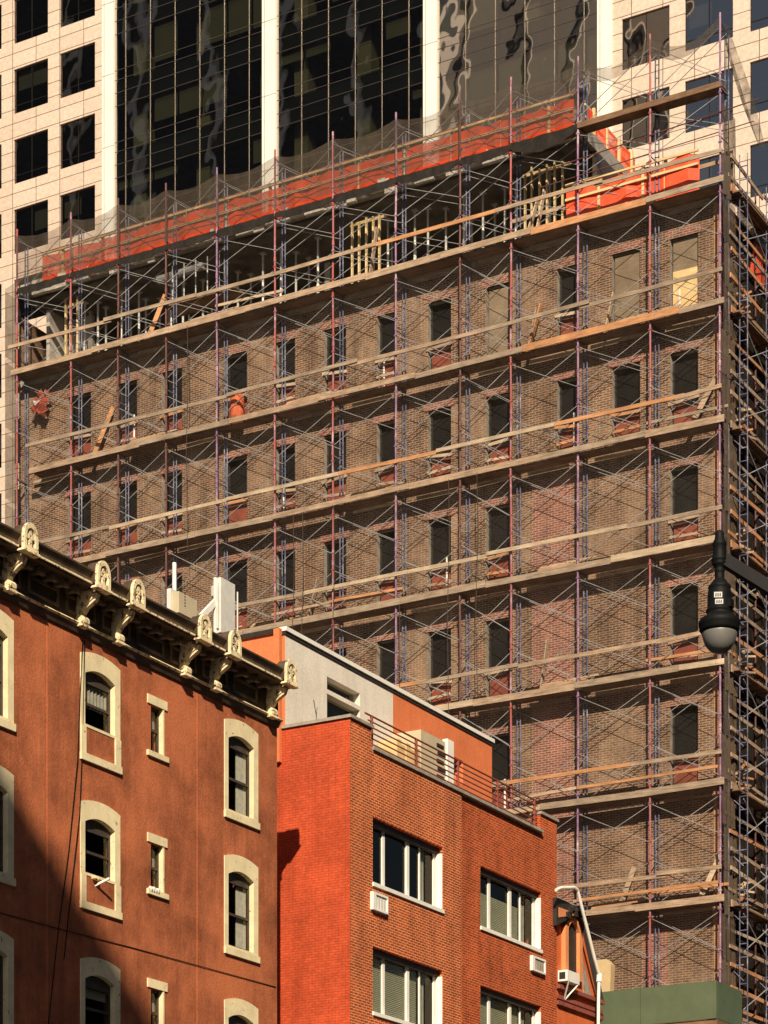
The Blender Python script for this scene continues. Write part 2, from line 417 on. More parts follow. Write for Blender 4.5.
def bay(a, b, first, pitch):
    x0, x1 = tx(a), tx(b); gv = TV + .05
    mulls = []
    px = first
    while px < b - 3: mulls.append(tx(px)); px += pitch
    edges = [x0] + mulls + [x1]
    cw = part('curtain_wall', tower, M['mullion'], lambda m: [m.box(x - .014, x + .014, gv - .02, gv - .004, 45, ZT) for x in mulls])
    def trans(m):
        for z in rows:
            for zz in (z - .02, z + .48, z + WH, z + WH + (ST - WH) / 2): m.box(x0, x1, gv - .015, gv - .002, zz, zz + .022)
    part('transoms', cw, M['dark_metal'], trans)
    part('glazing', cw, M['glass_tower'], lambda m: m.quad([(x0, gv, 45), (x1, gv, 45), (x1, gv, ZT), (x0, gv, ZT)]))
    part('spandrel_panels', cw, M['spandrel'], lambda m: [m.box(x0, x1, gv + .12, gv + .2, z + WH + .02, z + ST - .02) for z in rows])
    def cols_(m):
        for fx in (.55, .97, .12):
            xc = x0 + (x1 - x0) * fx; m.box(xc - .4, xc + .4, gv + .7, gv + 1.5, 45, ZT)
    part('columns', cw, M['olive'], cols_)
    def bl(m):
        for z in rows:
            run = 0
            for i in range(len(edges) - 1):
                if run <= 0 and random.random() < .25: run = random.choice((1, 2, 3)); h = random.choice((.5, .9, 1.25, 1.9))
                if run > 0:
                    m.box(edges[i] + .06, edges[i+1] - .06, gv + .3, gv + .33, z + WH - h, z + WH); run -= 1
    part('blinds', cw, M['blind'], bl)
    def furn(m):
        for z in rows:
            x = x0 + .3
            while x < x1 - 1:
                w = random.uniform(.4, 1.6); h = random.uniform(.15, .8)
                if random.random() < .6: m.box(x, x + w, gv + 1., gv + 1.8, z, z + h)
                x += w + random.uniform(.1, .9)
    part('desks', cw, M['dark_metal'], furn)
bay(114, 263.5, 125, 24.7); bay(276, 424.5, 301, 26.8); bay(437, 598.5, 465, 29.6)

# ------------------------------------------------------------------ brick building behind the scaffold
SV, BV = 72.0, 72.70                       # scaffold front plane, brick wall plane
DEP = .56
PX = [720, 650, 578, 511, 460, 396, 333, 275, 217, 166, 118, 71, 17]
US = [on_y(p, 0, SV)[0] for p in PX]      # standards, from the street corner inwards
LV = [44.2, 41.1, 37.35, 33.7, 29.95, 26.15, 22.4, 18.8, 15.1, 11.4, 7.7, 4.0]
def bx(px): return on_y(px, 0, BV)[0]
UR, UL = bx(719), bx(17) + .1
UM = bx(581)                              # right end of the top storey
bb = thing('brick_building', ((UR + UL) / 2, 80, 0), 'brown brick building stripped for renovation behind the tall pipe scaffolding', 'building')
wc = [(68,91),(118,137),(162,182),(225,247),(276,295),(324,346),(377,394.5),(428,451),(486,509),(557,578),(612,640),(670,698)]
has = lambda c, r: (r <= 1) or (r <= 4 and c not in (9, 10)) or (r >= 5 and c < 8)
wins = []
for c, (a, b) in enumerate(wc):
    for r in range(0, 7):
        if has(c, r):
            zf = LV[r + 2]; hh = LV[r + 1] - zf
            wins.append((c, r, bx(a), bx(b), zf + .14, zf + hh - (.86 if r else .98)))
MBK = [M['brick_brown'], M['coping'], M['brick_pink']]
def bw(m):
    m.wall('y', BV, UL, UR - .16, 0, 40.9, [w[2:] for w in wins], .32, 0, 1)
    for a, b, z0, z1 in ((560,600,30.3,33.2),(513,556,26.8,37.0),(596,609,19,33),(582,604,10,33.3),(640,668,10,14),(332,352,30.4,33.4),(351,375,31,33.5),(183,222,31,33.3)):
        pass
part('wall', bb, MBK, bw)
part('pilaster', bb, M['brick_corner'], lambda m: m.box(UR - .16, UR, BV - .05, BV + .3, 0, 40.9))
part('side_wall', bb, M['brick_brown'], lambda m: m.wall('x', UR, BV + .3, 96, 0, 40.9, [(75.2 + 2.6 * i, 76.3 + 2.6 * i, z + .6, z + 2.6) for i in range(7) for z in LV[2:9]], -.3, 0))
part('core', bb, M['interior'], lambda m: m.box(UL + .3, UR - .5, BV + 1.5, 95.5, 0, 40.7))
part('side_wall', bb, M['brick_brown'], lambda m: m.quad([(UL, BV, 0), (UL, 96, 0), (UL, 96, 43.6), (UL, BV, 43.6)]))
part('rear_wall', bb, M['brick_brown'], lambda m: m.quad([(UL, 96, 0), (UR, 96, 0), (UR, 96, 40.9), (UL, 96, 40.9)]))
part('terrace_roof', bb, M['concrete'], lambda m: m.box(UL, UR, BV - .1, 96, 40.9, 41.12))
for px0, px1, za, zb in ((532, 574, 11, 33.4), (575, 579, 11, 14), (642, 668, 14.5, 18.4)):
    part('brick_infill', bb, M['brick_pink'], lambda m: m.box(bx(px0), bx(px1), BV - .006, BV + .05, za, zb))
for c, r, a, b, z0, z1 in wins:
    if r > 5: continue
    mb = MB(); mb.box(a, b, BV + .28, BV + .31, z0, z1)
    w = mb.build('window', M['void'], bb)
    def fr(m):
        m.box(a, a + .06, BV + .2, BV + .279, z0, z1); m.box(b - .05, b, BV + .2, BV + .279, z0, z1)
    part('frame', w, M['dark'], fr)
    part('lintel', w, M['brick_pink'], lambda m: m.box(a - .15, b + .15, BV - .02, BV + .1, z1, z1 + .24))
    ph = 1.02
    if r == 0 and c == 11: (part('plywood_board', w, M['plywood'], lambda m: m.box(a + .06, b - .05, BV + .1, BV + .13, z0, z0 + 1.62)), part('plywood_board', w, M['plywood_shaded'], lambda m: m.box(a + .06, b - .05, BV + .12, BV + .15, z0 + 1.63, z1 - .05)))  # bright lower, dark upper board: sun and shade put into the colours
    elif r == 0 and c in (8, 10): part('plywood_board', w, M['plywood_shaded'], lambda m: m.box(a + .06, b - .05, BV + .1, BV + .13, z0, z1 - .1))
    else:
        part('red_panel', w, M['red_panel'], lambda m: m.box(a + .07, b - .06, BV + .15, BV + .185, z0, z0 + ph))
        wd = random.choice(('wood_a', 'wood_b', 'wood_d'))
        tl = random.uniform(-.06, .06)
        part('guard_plank', w, M[wd], lambda m: m.beam((a - .05, BV - .03, z0 + ph + .05 + tl), (b + .05, BV - .03, z0 + ph + .05 - tl), .04, .10))
        if random.random() < .6: part('guard_plank', w, M[wd], lambda m: m.beam((a, BV - .03, z0 + .55), (b, BV - .03, z0 + .55 + tl), .04, .09))
    if (c + 2 * r) % 5 == 1:
        xx = a + (b - a) * random.choice((.3, .75))
        part('pipe', w, M['white'], lambda m: m.tube((xx, BV + .12, z0), (xx, BV + .12, z0 + random.uniform(.9, 1.7)), .035))
# top storey: slab, ceiling joists, walls, clutter
part('roof_slab', bb, M['concrete'], lambda m: m.box(UL, UM, BV + .05, 95, 44.30, 44.75))
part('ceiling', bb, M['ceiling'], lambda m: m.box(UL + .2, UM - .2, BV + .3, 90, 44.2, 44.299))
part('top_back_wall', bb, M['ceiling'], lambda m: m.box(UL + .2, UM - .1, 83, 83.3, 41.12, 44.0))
part('top_side_wall', bb, M['dark_metal'], lambda m: m.box(UM - .15, UM, BV + 1.2, 95, 41.12, 44.3))
part('plaster_wall', bb, M['plaster'], lambda m: (m.box(bx(38), bx(38) + .15, BV + .5, 80, 41.12, 43.82), m.box(bx(38) + .15, bx(66), BV + 1.6, BV + 1.75, 41.12, 43.82)))
def ragged(m):
    x = UL
    while x < UM:
        w = random.uniform(.12, .9); h = random.uniform(.06, .26)
        m.box(x, min(x + w, UM), BV - random.uniform(.02, .14), BV + .045, 44.70 - h - .3, 44.70 - random.uniform(0, .08))
        x += w - .01
part('slab_edge', bb, M['debris'], ragged)
part('duct', bb, M['galv'], lambda m: m.tube((bx(150), BV + .5, 43.75), (bx(196), BV + .5, 43.8), .14, 10))
for px in (72, 101, 140, 181, 300, 333, 392, 432, 470, 560):
    x = bx(px); v = BV + random.uniform(.5, 3.)
    part('concrete_pier', bb, M['plaster'], lambda m: m.box(x - .1, x + .12, v, v + .25, 41.12, 43.42)) if random.random() < .3 else None
# steel shoring posts under the roof slab
places = ['left of the plaster wall', 'at the left end', 'left of the hanging plywood shelf', 'right of the hanging plywood shelf']
for i, (px, v) in enumerate(((85, 73.7), (90, 74.4), (106, 74.4), (139, 74.0), (146, 74.6), (183, 74.2), (189, 75.1), (203, 74.4), (263, 73.8), (296, 74.3), (388, 73.9), (392, 75.), (428, 73.9), (464, 73.8), (472, 75.3), (516, 73.8), (550, 73.9), (98, 73.9), (122, 73.7), (131, 75.2), (160, 74.8), (171, 73.8), (212, 75.), (226, 73.7), (238, 74.5), (251, 74.9), (281, 73.8), (309, 74.9), (318, 73.8), (404, 74.8), (415, 73.8), (446, 74.2), (483, 73.9), (495, 74.8), (505, 74.))):
    x = on_y(px, 0, v)[0]
    sp = thing('shoring_post', (x, v, 41.12), 'slim pale steel shoring post standing under the raw roof slab of the top storey', 'post', 'steel shoring posts under the roof slab')
    k = random.uniform(.9, 1.5)
    part('outer_tube', sp, M['steel_grey'], lambda m: m.tube((x, v, 41.12), (x, v, 41.12 + k), .055, 8))
    part('inner_tube', sp, M['steel_grey'], lambda m: m.tube((x, v, 41.12 + k), (x, v, 43.98), .04, 8))
    part('head_plate', sp, M['galv'], lambda m: m.box(x - .1, x + .1, v - .1, v + .1, 43.96, 43.99))
# bare timber stud frames
for px0, n, lab in ((351, 5, 'yellow timber stud frame in the middle of the open top storey'), (524, 6, 'yellow timber stud frame near the open top storey right end'), (64, 3, 'short timber stud frame with brackets beside the plaster wall')):
    v = BV + .4; x = on_y(px0, 0, v)[0]
    sw = thing('stud_wall', (x, v, 41.12), lab, 'stud wall')
    for i in range(n):
        xx = x + i * .27 + random.uniform(-.03, .03)
        part('stud', sw, M['yellow_wood'], lambda m: m.box(xx, xx + .055, v, v + .09, 41.12, 43.9 + random.uniform(-.2, .15)))
    part('top_plate', sw, M['yellow_wood'], lambda m: m.box(x - .1, x + n * .27, v + .1, v + .15, 43.7, 43.8))
sh = thing('plywood_shelf', (bx(195), BV + .4, 42.6), 'brown plywood platform hung under the roof slab on short rods', 'platform')
part('board', sh, M['deck'], lambda m: m.box(bx(163), bx(232), BV + .2, BV + 1.1, 42.55, 42.62))
part('rods', sh, M['galv'], lambda m: [m.tube((bx(163) + .2 + i * .5, BV + .3, 42.6), (bx(163) + .2 + i * .5, BV + .3, 43.98), .025) for i in range(5)])

# ------------------------------------------------------------------ front scaffold
sc = thing('scaffold', ((US[0] + US[-1]) / 2, SV, 0), 'tall pipe scaffold of red and blue tubes covering the wide brick front', 'scaffold')
ZTOP = 46.3
for i, u in enumerate(US):
    mt = M[('post_purple', 'post_red', 'post_purple', 'post_red', 'post_dark', 'post_purple', 'post_red', 'post_red', 'post_purple', 'post_dark', 'post_dark', 'post_red', 'post_red')[i]]
    def stand(m):
        zs = [0] + sorted(sum(([LV[k_], (LV[k_] + LV[k_ + 1]) / 2] for k_ in range(len(LV) - 1)), [LV[-1]])) + [ZTOP + .1]
        pts = [(u + (random.uniform(-.012, .012) if 0 < j < len(zs) - 1 else 0), SV + random.uniform(-.01, .01), zz) for j, zz in enumerate(zs)]
        m.path(pts, .035, 8)
        for p_ in pts[1:-1]:
            m.tube((p_[0], p_[1], p_[2] - .11), (p_[0], p_[1], p_[2] + .05), .047, 8)
            for dz in (-.28, .30): m.tube((p_[0] - .05, p_[1] - .02, p_[2] + dz), (p_[0] + .06, p_[1] - .02, p_[2] + dz), .03, 6)
    part('standard', sc, mt, stand)
    def lad(m):
        for du in (-.06, .06): m.tube((u + du, SV + DEP, 0), (u + du, SV + DEP, ZTOP - .35), .024, 6)
        z = 10.
        while z < ZTOP - .4:
            m.tube((u - .06, SV + DEP, z), (u + .06, SV + DEP, z), .016, 5); z += .42
        for k in range(len(LV) - 1):
            for z in (LV[k] - .12, (LV[k] + LV[k + 1]) / 2 - .1): m.tube((u, SV, z), (u + .05, SV + DEP, z), .022, 5)
        m.tube((u, SV, ZTOP - .2), (u + .05, SV + DEP, ZTOP - .3), .022, 5)
    part('ladder_frame', sc, M['post_blue'], lad)
def braces(m, ua, ub, z0, z1):
    for v in (SV + .03, SV + DEP - .03):
        if random.random() < .07: continue
        j = random.uniform(-.04, .04)
        m.tube((ua, v, z0 + .3 + j), (ub, v + .02, z1 - .28 + j), .0105, 5)
        m.tube((ua, v + .04, z1 - .28 + j), (ub, v + .05, z0 + .3 + j), .0135, 5)
hidden = MB()
for k in range(-1, len(LV) - 1):
    if k < 0: lifts = [(LV[0], ZTOP)]
    else:
        mid = (LV[k] + LV[k + 1]) / 2; lifts = [(LV[k + 1], mid), (mid, LV[k])]
    for i in range(len(US) - 1):
        seen = (k <= 4 and (k <= 3 or i < 8)) or (k <= 7 and i < 3) or (k == 5 and i < 5)
        if k == 4 and i >= 7: seen = False
        mb = MB() if seen else hidden
        for z0, z1 in lifts: braces(mb, US[i], US[i + 1], z0, z1)
        if seen: mb.build('cross_brace', M['galv'], sc)
h = hidden.build('lower_cross_braces', M['galv'], sc); h['kind'] = 'stuff'
WM = [M['wood_a'], M['wood_b'], M['wood_c'], M['wood_d'], M['deck']]
XR, XL = US[0] + .05, US[-1] - .1
for k, z in enumerate(LV):
    xl = XL if k < 2 else on_y(33, 0, SV)[0]
    def deck(m):
        x = xl
        for i in range(len(US)):
            xa = US[-1 - i] if i else xl
            xb = US[-2 - i] if i < len(US) - 1 else XR
            if k == 0 and xa > US[2] - .1 and False: continue
            if k == 0 and xb <= US[3] + .01: continue
            xa = max(xa, US[3]) if k == 0 else xa
            if k == 0:
                m.box(xa, xb, SV + .02, SV + .53, z - .05, z, 4); continue
            for p in range(2 if k > 1 else 3):
                v0 = SV + .02 + p * .255
                jj = random.uniform(-.012, .012)
                m.box(xa + .01, xb - .01, v0, v0 + (.235 if p < 2 else .13), z - .05 + jj, z + jj, 4)
        for i in range(len(US) if k else 4):
            m.box(US[i] - .03, US[i] + .03, SV + .02, SV + .55, z - .13, z - .065, 4)
    part('plank_deck', sc, WM, deck)
    if k == 0:
        part('edge_board', sc, M['deck'], lambda m: m.box(US[2], XR, SV - .06, SV - .02, z - .13, z + .05)); continue
    x = xl; nb = 0
    while x < XR - .3:
        L = random.uniform(3.0, 5.2); xe = min(x + L, XR) if x + L < XR - 1.2 else XR
        mt = random.choices((0, 1, 2, 3), (5, 2, 4, 2))[0]
        hgt = random.choice((.18, .20, .22)); dz = random.uniform(-.02, .03)
        off = .046 * (nb % 2) + random.uniform(0, .003); nb += 1
        tb = MB(); tb.beam((x - .12, SV - .075 - off, z + .05 + dz), (xe + .12, SV - .075 - off, z + .05 + random.uniform(-.03, .03)), .042, hgt, mt)
        tb.build('toe_board', WM, sc)
        x = xe
    x = xl - .1
    while x < XR - .3:
        L = random.uniform(3.2, 5.5); xe = min(x + L, XR) if x + L < XR - 1.2 else XR - .1
        mt = random.choices((0, 1, 2, 3), (5, 2, 4, 2))[0]
        off = .046 * (nb % 2) + random.uniform(0, .003); dz = random.uniform(-.05, .05); nb += 1
        gr = MB(); gr.beam((x - .15, SV - .07 - off, z + 1.0 + dz), (xe + .15, SV - .07 - off, z + 1.0 + random.uniform(-.05, .05)), .04, .125, mt)
        gr.build('guard_rail', WM, sc)
        if xe >= XR - .2: break
        x = xe
    if k in (6, 7): part('guard_rail', sc, WM, lambda gr: gr.beam((US[2], SV - .06, z + .52), (XR - .1, SV - .06, z + .56), .04, .09, 1))
    for i in range(len(US) - 1):
        if random.random() < .75:
            part('inner_plank', sc, WM, lambda m: m.beam((US[i + 1] + random.uniform(.1, .5), BV - .12, z - .10), (US[i] - random.uniform(.1, .6), BV - .12, z - .10 + random.uniform(-.04, .04)), .05, .10, random.choice((0, 3, 2))))
for q in range(40):
    k = random.choice((1, 2, 2, 3, 3, 4, 4, 5, 6, 7)); z = LV[k]; i = random.randrange(0, 11 if k < 5 else 3)
    xa = US[i + 1] + random.uniform(.2, 1.5)
    if q % 3 == 0: part('loose_plank', sc, WM, lambda m: m.beam((xa, SV + .30, z + .03), (xa + random.uniform(.1, .9), SV + .58, z + random.uniform(1.3, 2.1)), .04, .16, random.choice((0, 1, 3, 2))))
    elif q % 3 == 1: part('loose_plank', sc, WM, lambda m: [m.beam((xa, SV + .12 + .05 * j, z + .22 + .05 * j), (xa + 1.4 + .2 * j, SV + .12 + .05 * j, z + .25 + .05 * j), .05, .05, j % 4) for j in range(4)])
    else: part('mid_rail', sc, WM, lambda m, vo=.07 + .0045 * q: m.beam((US[i + 1] - .2, SV + vo, z + random.uniform(.5, .62)), (US[i] + .2, SV + vo, z + random.uniform(.5, .62)), .035, .09, random.choice((0, 1, 2, 3))))
for q in range(9):
    xa = random.uniform(US[-1], US[0]); z1 = random.choice(LV[1:5])
    part('hanging_rope', sc, M['dark_metal'], lambda m: m.path([(xa, SV - .13, z1), (xa + .05, SV - .15, z1 - 2.), (xa - .04, SV - .14, z1 - 4.5), (xa + .02, SV - .14, z1 - random.uniform(6, 9))], .012, 5))
def ledgers(m):
    for z in (LV[0] + 1.05, LV[0] + .55): m.tube((US[-1], SV - .03, z), (US[2], SV - .03, z + .03), .015, 5)
part('ledger', sc, M['post_red'], ledgers)
part('ledger', sc, M['post_dark'], lambda m: (m.tube((US[2] - 1.5, SV - .04, 43.0), (US[0] + 1.3, SV - .04, 43.35), .02, 6), m.tube((US[2] - 1.5, SV + .3, 42.7), (US[0] + 1., SV + .3, 42.9), .016, 6)))
part('terrace_rail', sc, M['wood_a'], lambda m: m.beam((US[3] - .3, SV + .62, 42.02), (US[0] + .1, SV + .62, 42.12), .04, .13))

# tarpaulin skirt below the roof barrier
def tarp(m):
    for i in range(2, len(US) - 1):
        xa, xb = US[i + 1], US[i]; n = 14; pts = []
        sag = random.uniform(.22, .36) if i > 2 else .7
        for j in range(n + 1):
            f = j / n
            zt = 44.22 - .05 * math.sin(math.pi * f) + random.uniform(-.015, .015)
            zb = 44.02 - sag * .55 * math.sin(math.pi * f) ** .8 + random.uniform(-.03, .03)
            pts.append((xa + (xb - xa) * f, SV - .05 - random.uniform(0, .03) - .07 * math.sin(math.pi * f), zt, zb))
        for a, b in zip(pts, pts[1:]):
            m.quad([(a[0], a[1] + .03, a[2]), (b[0], b[1] + .03, b[2]), (b[0], b[1], b[3]), (a[0], a[1], a[3])])
            m.quad([(a[0], a[1] + .04, a[3] + .02), (b[0], b[1] + .04, b[3] + .02), (b[0], b[1], b[3]), (a[0], a[1], a[3])])
t = part('tarpaulin', None, M['tarp'], tarp)
tag(t, 'black tarpaulin skirt sagging between posts under the orange roof barrier', 'tarpaulin')

def net_strip(a, b, n, top, bot, ripple=.05, v=SV - .02):
    m = MB(); prev = None
    for j in range(n + 1):
        f = j / n
        p = (a + (b - a) * f, v - random.uniform(0, ripple), top(f), bot(f))
        if prev: m.quad([(prev[0], prev[1], prev[2]), (p[0], p[1], p[2]), (p[0], p[1], p[3]), (prev[0], prev[1], prev[3])])
        prev = p
    return m
mm = MB()
for i in range(2, len(US) - 1):
    q = net_strip(US[i + 1], US[i], 10, lambda f: 46.15 - .22 * math.sin(math.pi * f), lambda f: 44.3)
    n0 = len(mm.v); mm.v += q.v; mm.f += [tuple(x + n0 for x in ff) for ff in q.f]; mm.m += q.m
o = mm.build('debris_net', M['net_grey']); tag(o, 'grey see-through debris net sagging between the post tops above the orange barrier', 'net')
mm = MB()
for i in (0, 1):
    q = net_strip(US[i + 1], US[i], 12, lambda f: 46.25 - .55 * math.sin(math.pi * f), lambda f: 46.25 - .55 * math.sin(math.pi * f) - .5 + .2 * f)
    n0 = len(mm.v); mm.v += q.v; mm.f += [tuple(x + n0 for x in ff) for ff in q.f]; mm.m += q.m
o = mm.build('debris_net', M['net_grey']); tag(o, 'narrow dark net swag between the two tallest posts on the right', 'net')
# net at the left end of the scaffold
def leftnet(m):
    x0, x1 = on_y(4, 0, SV)[0], US[-1]
    z = 44.5; k = 0
    while z > 3:
        zz = z - 2.6
        m.quad([(x0, SV + .06, z - .12), (x1, SV + .02, z), (x1, SV + .02, zz), (x0, SV + .06, zz - .1)])
        m.quad([(x0, SV + .06, z - .2), (x0 - .1, SV + 1.2, z - .2), (x0 - .1, SV + 1.2, zz), (x0, SV + .06, zz)]); z = zz
o = part('debris_net', None, M['net_grey'], leftnet); tag(o, 'tall dark debris net closing the far left end of the scaffold', 'net')
# mesh strip hung on the scaffold's street end
def rightnet(m):
    z = 43.6; x = US[0] + .06
    while z > 14:
        n = 6; zz = z - 1.4
        for j in range(n):
            f0, f1 = j / n, (j + 1) / n
            r = lambda f: x + .05 * math.sin(f * 19 + z)
            m.quad([(r(f0), SV + .05 + f0 * 1.1, z), (r(f1), SV + .05 + f1 * 1.1, z), (r(f1) + .03, SV + .05 + f1 * 1.1, zz), (r(f0) + .03, SV + .05 + f0 * 1.1, zz)])
        z = zz
o = part('debris_net', None, M['net_brown'], rightnet); tag(o, 'brown mesh strip running down the right end of the wide scaffold', 'net')
def veil(m):
    xs = [US[0]] + [a + (b - a) * f for a, b in zip(US, US[1:]) for f in (.5, 1)]
    zs = [41.0 - 1.2 * i for i in range(22)]
    P = {(i, j): (x, SV - .20 - random.uniform(0, .04) - (.05 if i % 2 else 0), z) for i, x in enumerate(xs) for j, z in enumerate(zs)}
    for i in range(len(xs) - 1):
        for j in range(len(zs) - 1): m.quad([P[i, j], P[i + 1, j], P[i + 1, j + 1], P[i, j + 1]])
o = part('debris_net', None, M['net_veil'], veil); tag(o, 'very fine see-through brown net over the whole wide scaffold front', 'net')
def swag(m):
    pts = []
    for j in range(15):
        f = j / 14
        pts.append(((US[0] + .03 + 1.0 * f ** 1.5, SV + .1 + .5 * f, 46.2 - 3.9 * f), .12 + .25 * math.sin(f * 3)))
    for (a, wa), (b, wb) in zip(pts, pts[1:]):
        m.quad([(a[0], a[1], a[2]), (a[0] + wa, a[1] + .25, a[2] - .1), (b[0] + wb, b[1] + .25, b[2] - .1), b])
        m.quad([(a[0], a[1], a[2]), (a[0] + wa * .5, a[1] - .15, a[2] - .1), (b[0] + wb * .5, b[1] - .15, b[2] - .1), b])
o = part('debris_net', None, M['net_dark'], swag); tag(o, 'gathered black net hanging from the tallest corner post top', 'net')

# ------------------------------------------------------------------ scaffold along the street side
s2 = thing('scaffold', (-28.9, 80, 0), 'scaffold run with many plank decks along the brick building street side', 'scaffold')
UO, UI = -28.72, -29.22
for v in (72.9, 75.2, 77.5, 79.8, 82.1):
    def lad2(m):
        for du in (-.13, .13): m.tube((UO + du, v, 0), (UO + du, v, 42.3), .019, 6)
        z = 10.
        while z < 42: m.tube((UO - .13, v, z), (UO + .13, v, z), .018, 5); z += .42
        for k in range(1, len(LV)):
            for z in (LV[k] - .12, LV[k] - 1.9): m.tube((UO, v, z), (UI, v, z), .022, 5); m.tube((UO, v, z - .5), (UI, v, z), .018, 5)
    part('ladder_frame', s2, M['post_blue'], lad2)
    part('standard', s2, M['post_dark'], lambda m: m.tube((UI, v, 0), (UI, v, 42.2), .03, 6))
for k in range(1, 10):
    z = LV[k]
    def side_boards(m):
        for zz, hh, bu in ((z + .02, .22, -28.98), (z + .5, .11, -29.10), (z + 1.05, .13, -29.0), (z - 1.35, .12, -29.04), (z - .75, .10, -29.16), (z - 1.9, .12, -29.0), (z + .3, .1, -29.14)):
            v = 72.6
            while v < 83:
                e = v + random.uniform(2.6, 4.5); mt = random.choices((0, 1, 2, 3), (4, 3, 3, 1))[0]
                m.beam((bu + random.uniform(0,.03), v - .1, zz + random.uniform(-.06, .06)), (bu - random.uniform(0, .06), e, zz + random.uniform(-.1, .1)), .042, hh, mt); v = e
        for p in range(3): m.box(UI + .03 + p * .15, UI + .17 + p * .15, 72.6, 83, z - .09, z - .04, 4)
    part('plank_deck', s2, WM, side_boards)
    def br2(m):
        for va in (72.9, 75.2, 77.5):
            m.tube((UO, va, z - 1.5), (UO, va + 2.3, z - .3), .0165, 5); m.tube((UO, va, z - .3), (UO, va + 2.3, z - 1.5), .0165, 5)
            m.tube((UO, va, z - 3.3), (UO, va + 2.3, z - 2.2), .0165, 5)
    part('cross_brace', s2, M['galv'], br2)
o = part('debris_net', None, M['net_side'], lambda m: m.quad([(UI - .12, 73.9, 10), (UI - .12, 90, 10), (UI - .12, 90, 41.6), (UI - .12, 73.9, 41.6)]))
tag(o, 'black netting hung behind the street side plank decks', 'net')
for k in range(2, 8):                      # timber offcuts stacked on the side decks
    z = LV[k] - .03
    def pile(m):
        for i in range(9):
            v = 73.0 + random.uniform(0, .5); x = UI + .1 + random.uniform(0, .35); zz = z + .05 + i * .09
            m.beam((x, v, zz), (x + random.uniform(-.15, .25), v + random.uniform(.25, .7), zz + random.uniform(0, .25)), .1, .06, random.choice((0, 1, 3)))
    o = part('timber_pile', None, WM, pile)
    tag(o, 'jumbled pile of short timber offcuts on a street side scaffold deck', 'timber pile', 'timber offcut piles on the street side decks')

# ------------------------------------------------------------------ orange safety barriers on the roof
def barrier(name_label, p0, p1, z0, ztop, posts, sheet, gap=0):
    b = thing('safety_barrier', ((p0[0] + p1[0]) / 2, (p0[1] + p1[1]) / 2, z0), name_label, 'safety barrier')
    P0, P1 = Vector((p0[0], p0[1], 0)), Vector((p1[0], p1[1], 0)); d = P1 - P0; nrm = Vector((-d.y, d.x, 0)).normalized()
    n = max(6, int(d.length / .35)); mb = MB(); prev = None
    for j in range(n + 1):
        q = P0 + d * (j / n) + nrm * random.uniform(-.05, .05)
        cur = (q.x, q.y, ztop - .06 + random.uniform(-.07, .03), z0 + .02)
        if prev:
            mid = nrm * random.uniform(-.06, .06); zm = (z0 + ztop) / 2
            a0, b0 = Vector((prev[0], prev[1], prev[3])), Vector((cur[0], cur[1], cur[3]))
            a2, b2 = Vector((prev[0], prev[1], prev[2])), Vector((cur[0], cur[1], cur[2]))
            a1 = (a0 + a2) / 2 ; b1 = (b0 + b2) / 2
            mb.quad([a0, b0, b1, a1]); mb.quad([a1, b1, b2, a2])
        prev = cur
    mb.build('netting', sheet, b)
    off = nrm * (-.05 if nrm.y > 0 else .05)
    for zz in (ztop, ztop - .42):
        q0, q1 = P0 + off, P1 + off
        part('rail', b, M['yellow_wood'], lambda m: m.beam((q0.x, q0.y, zz + random.uniform(-.04, .04)), (q1.x, q1.y, zz + random.uniform(-.04, .04)), .05, .075))
    for j in range(posts):
        q = P0 + d * ((j + .5) / posts) - off
        part('barrier_post', b, M['yellow_wood'], lambda m: m.box(q.x - .045, q.x + .045, q.y - .045, q.y + .045, z0, ztop + .05))
    return b
barrier('long orange netting barrier with two yellow rails along the roof edge', (UL + 1.2, BV - .14), (UM - .2, BV - .14), 44.3, 45.5, 12, M['orange_net'])
barrier('orange barrier with timber rails running back along the roof side edge', (UM - .1, BV + .6), (UM - .1, BV + 4.6), 44.75, 45.6, 4, M['orange_net'])
barrier('bright orange sheet barrier on the lower terrace at right', (on_y(566, 0, SV + .53)[0], SV + .53), (on_y(699, 0, SV + .53)[0], SV + .53), 41.12, 42.6, 6, M['orange_tarp'])
o = part('orange_sheet', None, M['orange_tarp'], lambda m: [m.quad([(UR + .12 + .06 * math.sin(i), 75.0 + i * .4, 39.6 + random.uniform(-.2, .2)), (UR + .12 + .06 * math.sin(i + 1), 75.4 + i * .4, 39.6 + random.uniform(-.2, .2)), (UR + .12, 75.4 + i * .4, 40.9), (UR + .12, 75.0 + i * .4, 40.9)]) for i in range(5)])
tag(o, 'small orange sheet hanging from the corner over the street side decks', 'sheet')
o = part('orange_bag', None, M['orange_bag'], lambda m: m.lathe(on_y(237, 0, 72.36)[0], 72.36, [(.05, 37.38), (.22, 37.4), (.26, 37.8), (.25, 38.4), (.10, 38.6)], 10), True)
tag(o, 'orange rubble bag standing on a scaffold deck at left', 'bag')
def cloth(m):
    x = on_y(37, 0, 72.4)[0]; P = {}
    for a in range(6):
        for b in range(7): P[a, b] = (x + a * .13 + random.uniform(-.06, .06) - .04 * b, 72.35 + random.uniform(-.12, .12), 40.45 - b * .15 - (.12 if a % 2 else 0) + random.uniform(-.05, .05))
    for a in range(5):
        for b in range(6):
            if random.random() < .8: m.quad([P[a, b], P[a + 1, b], P[a + 1, b + 1], P[a, b + 1]], 1 if random.random() < .22 else 0)
o = part('hanging_cloth', None, [M['cloth_red'], M['debris']], cloth); tag(o, 'crumpled red and white cloth hung between two decks at the far left scaffold end', 'cloth')

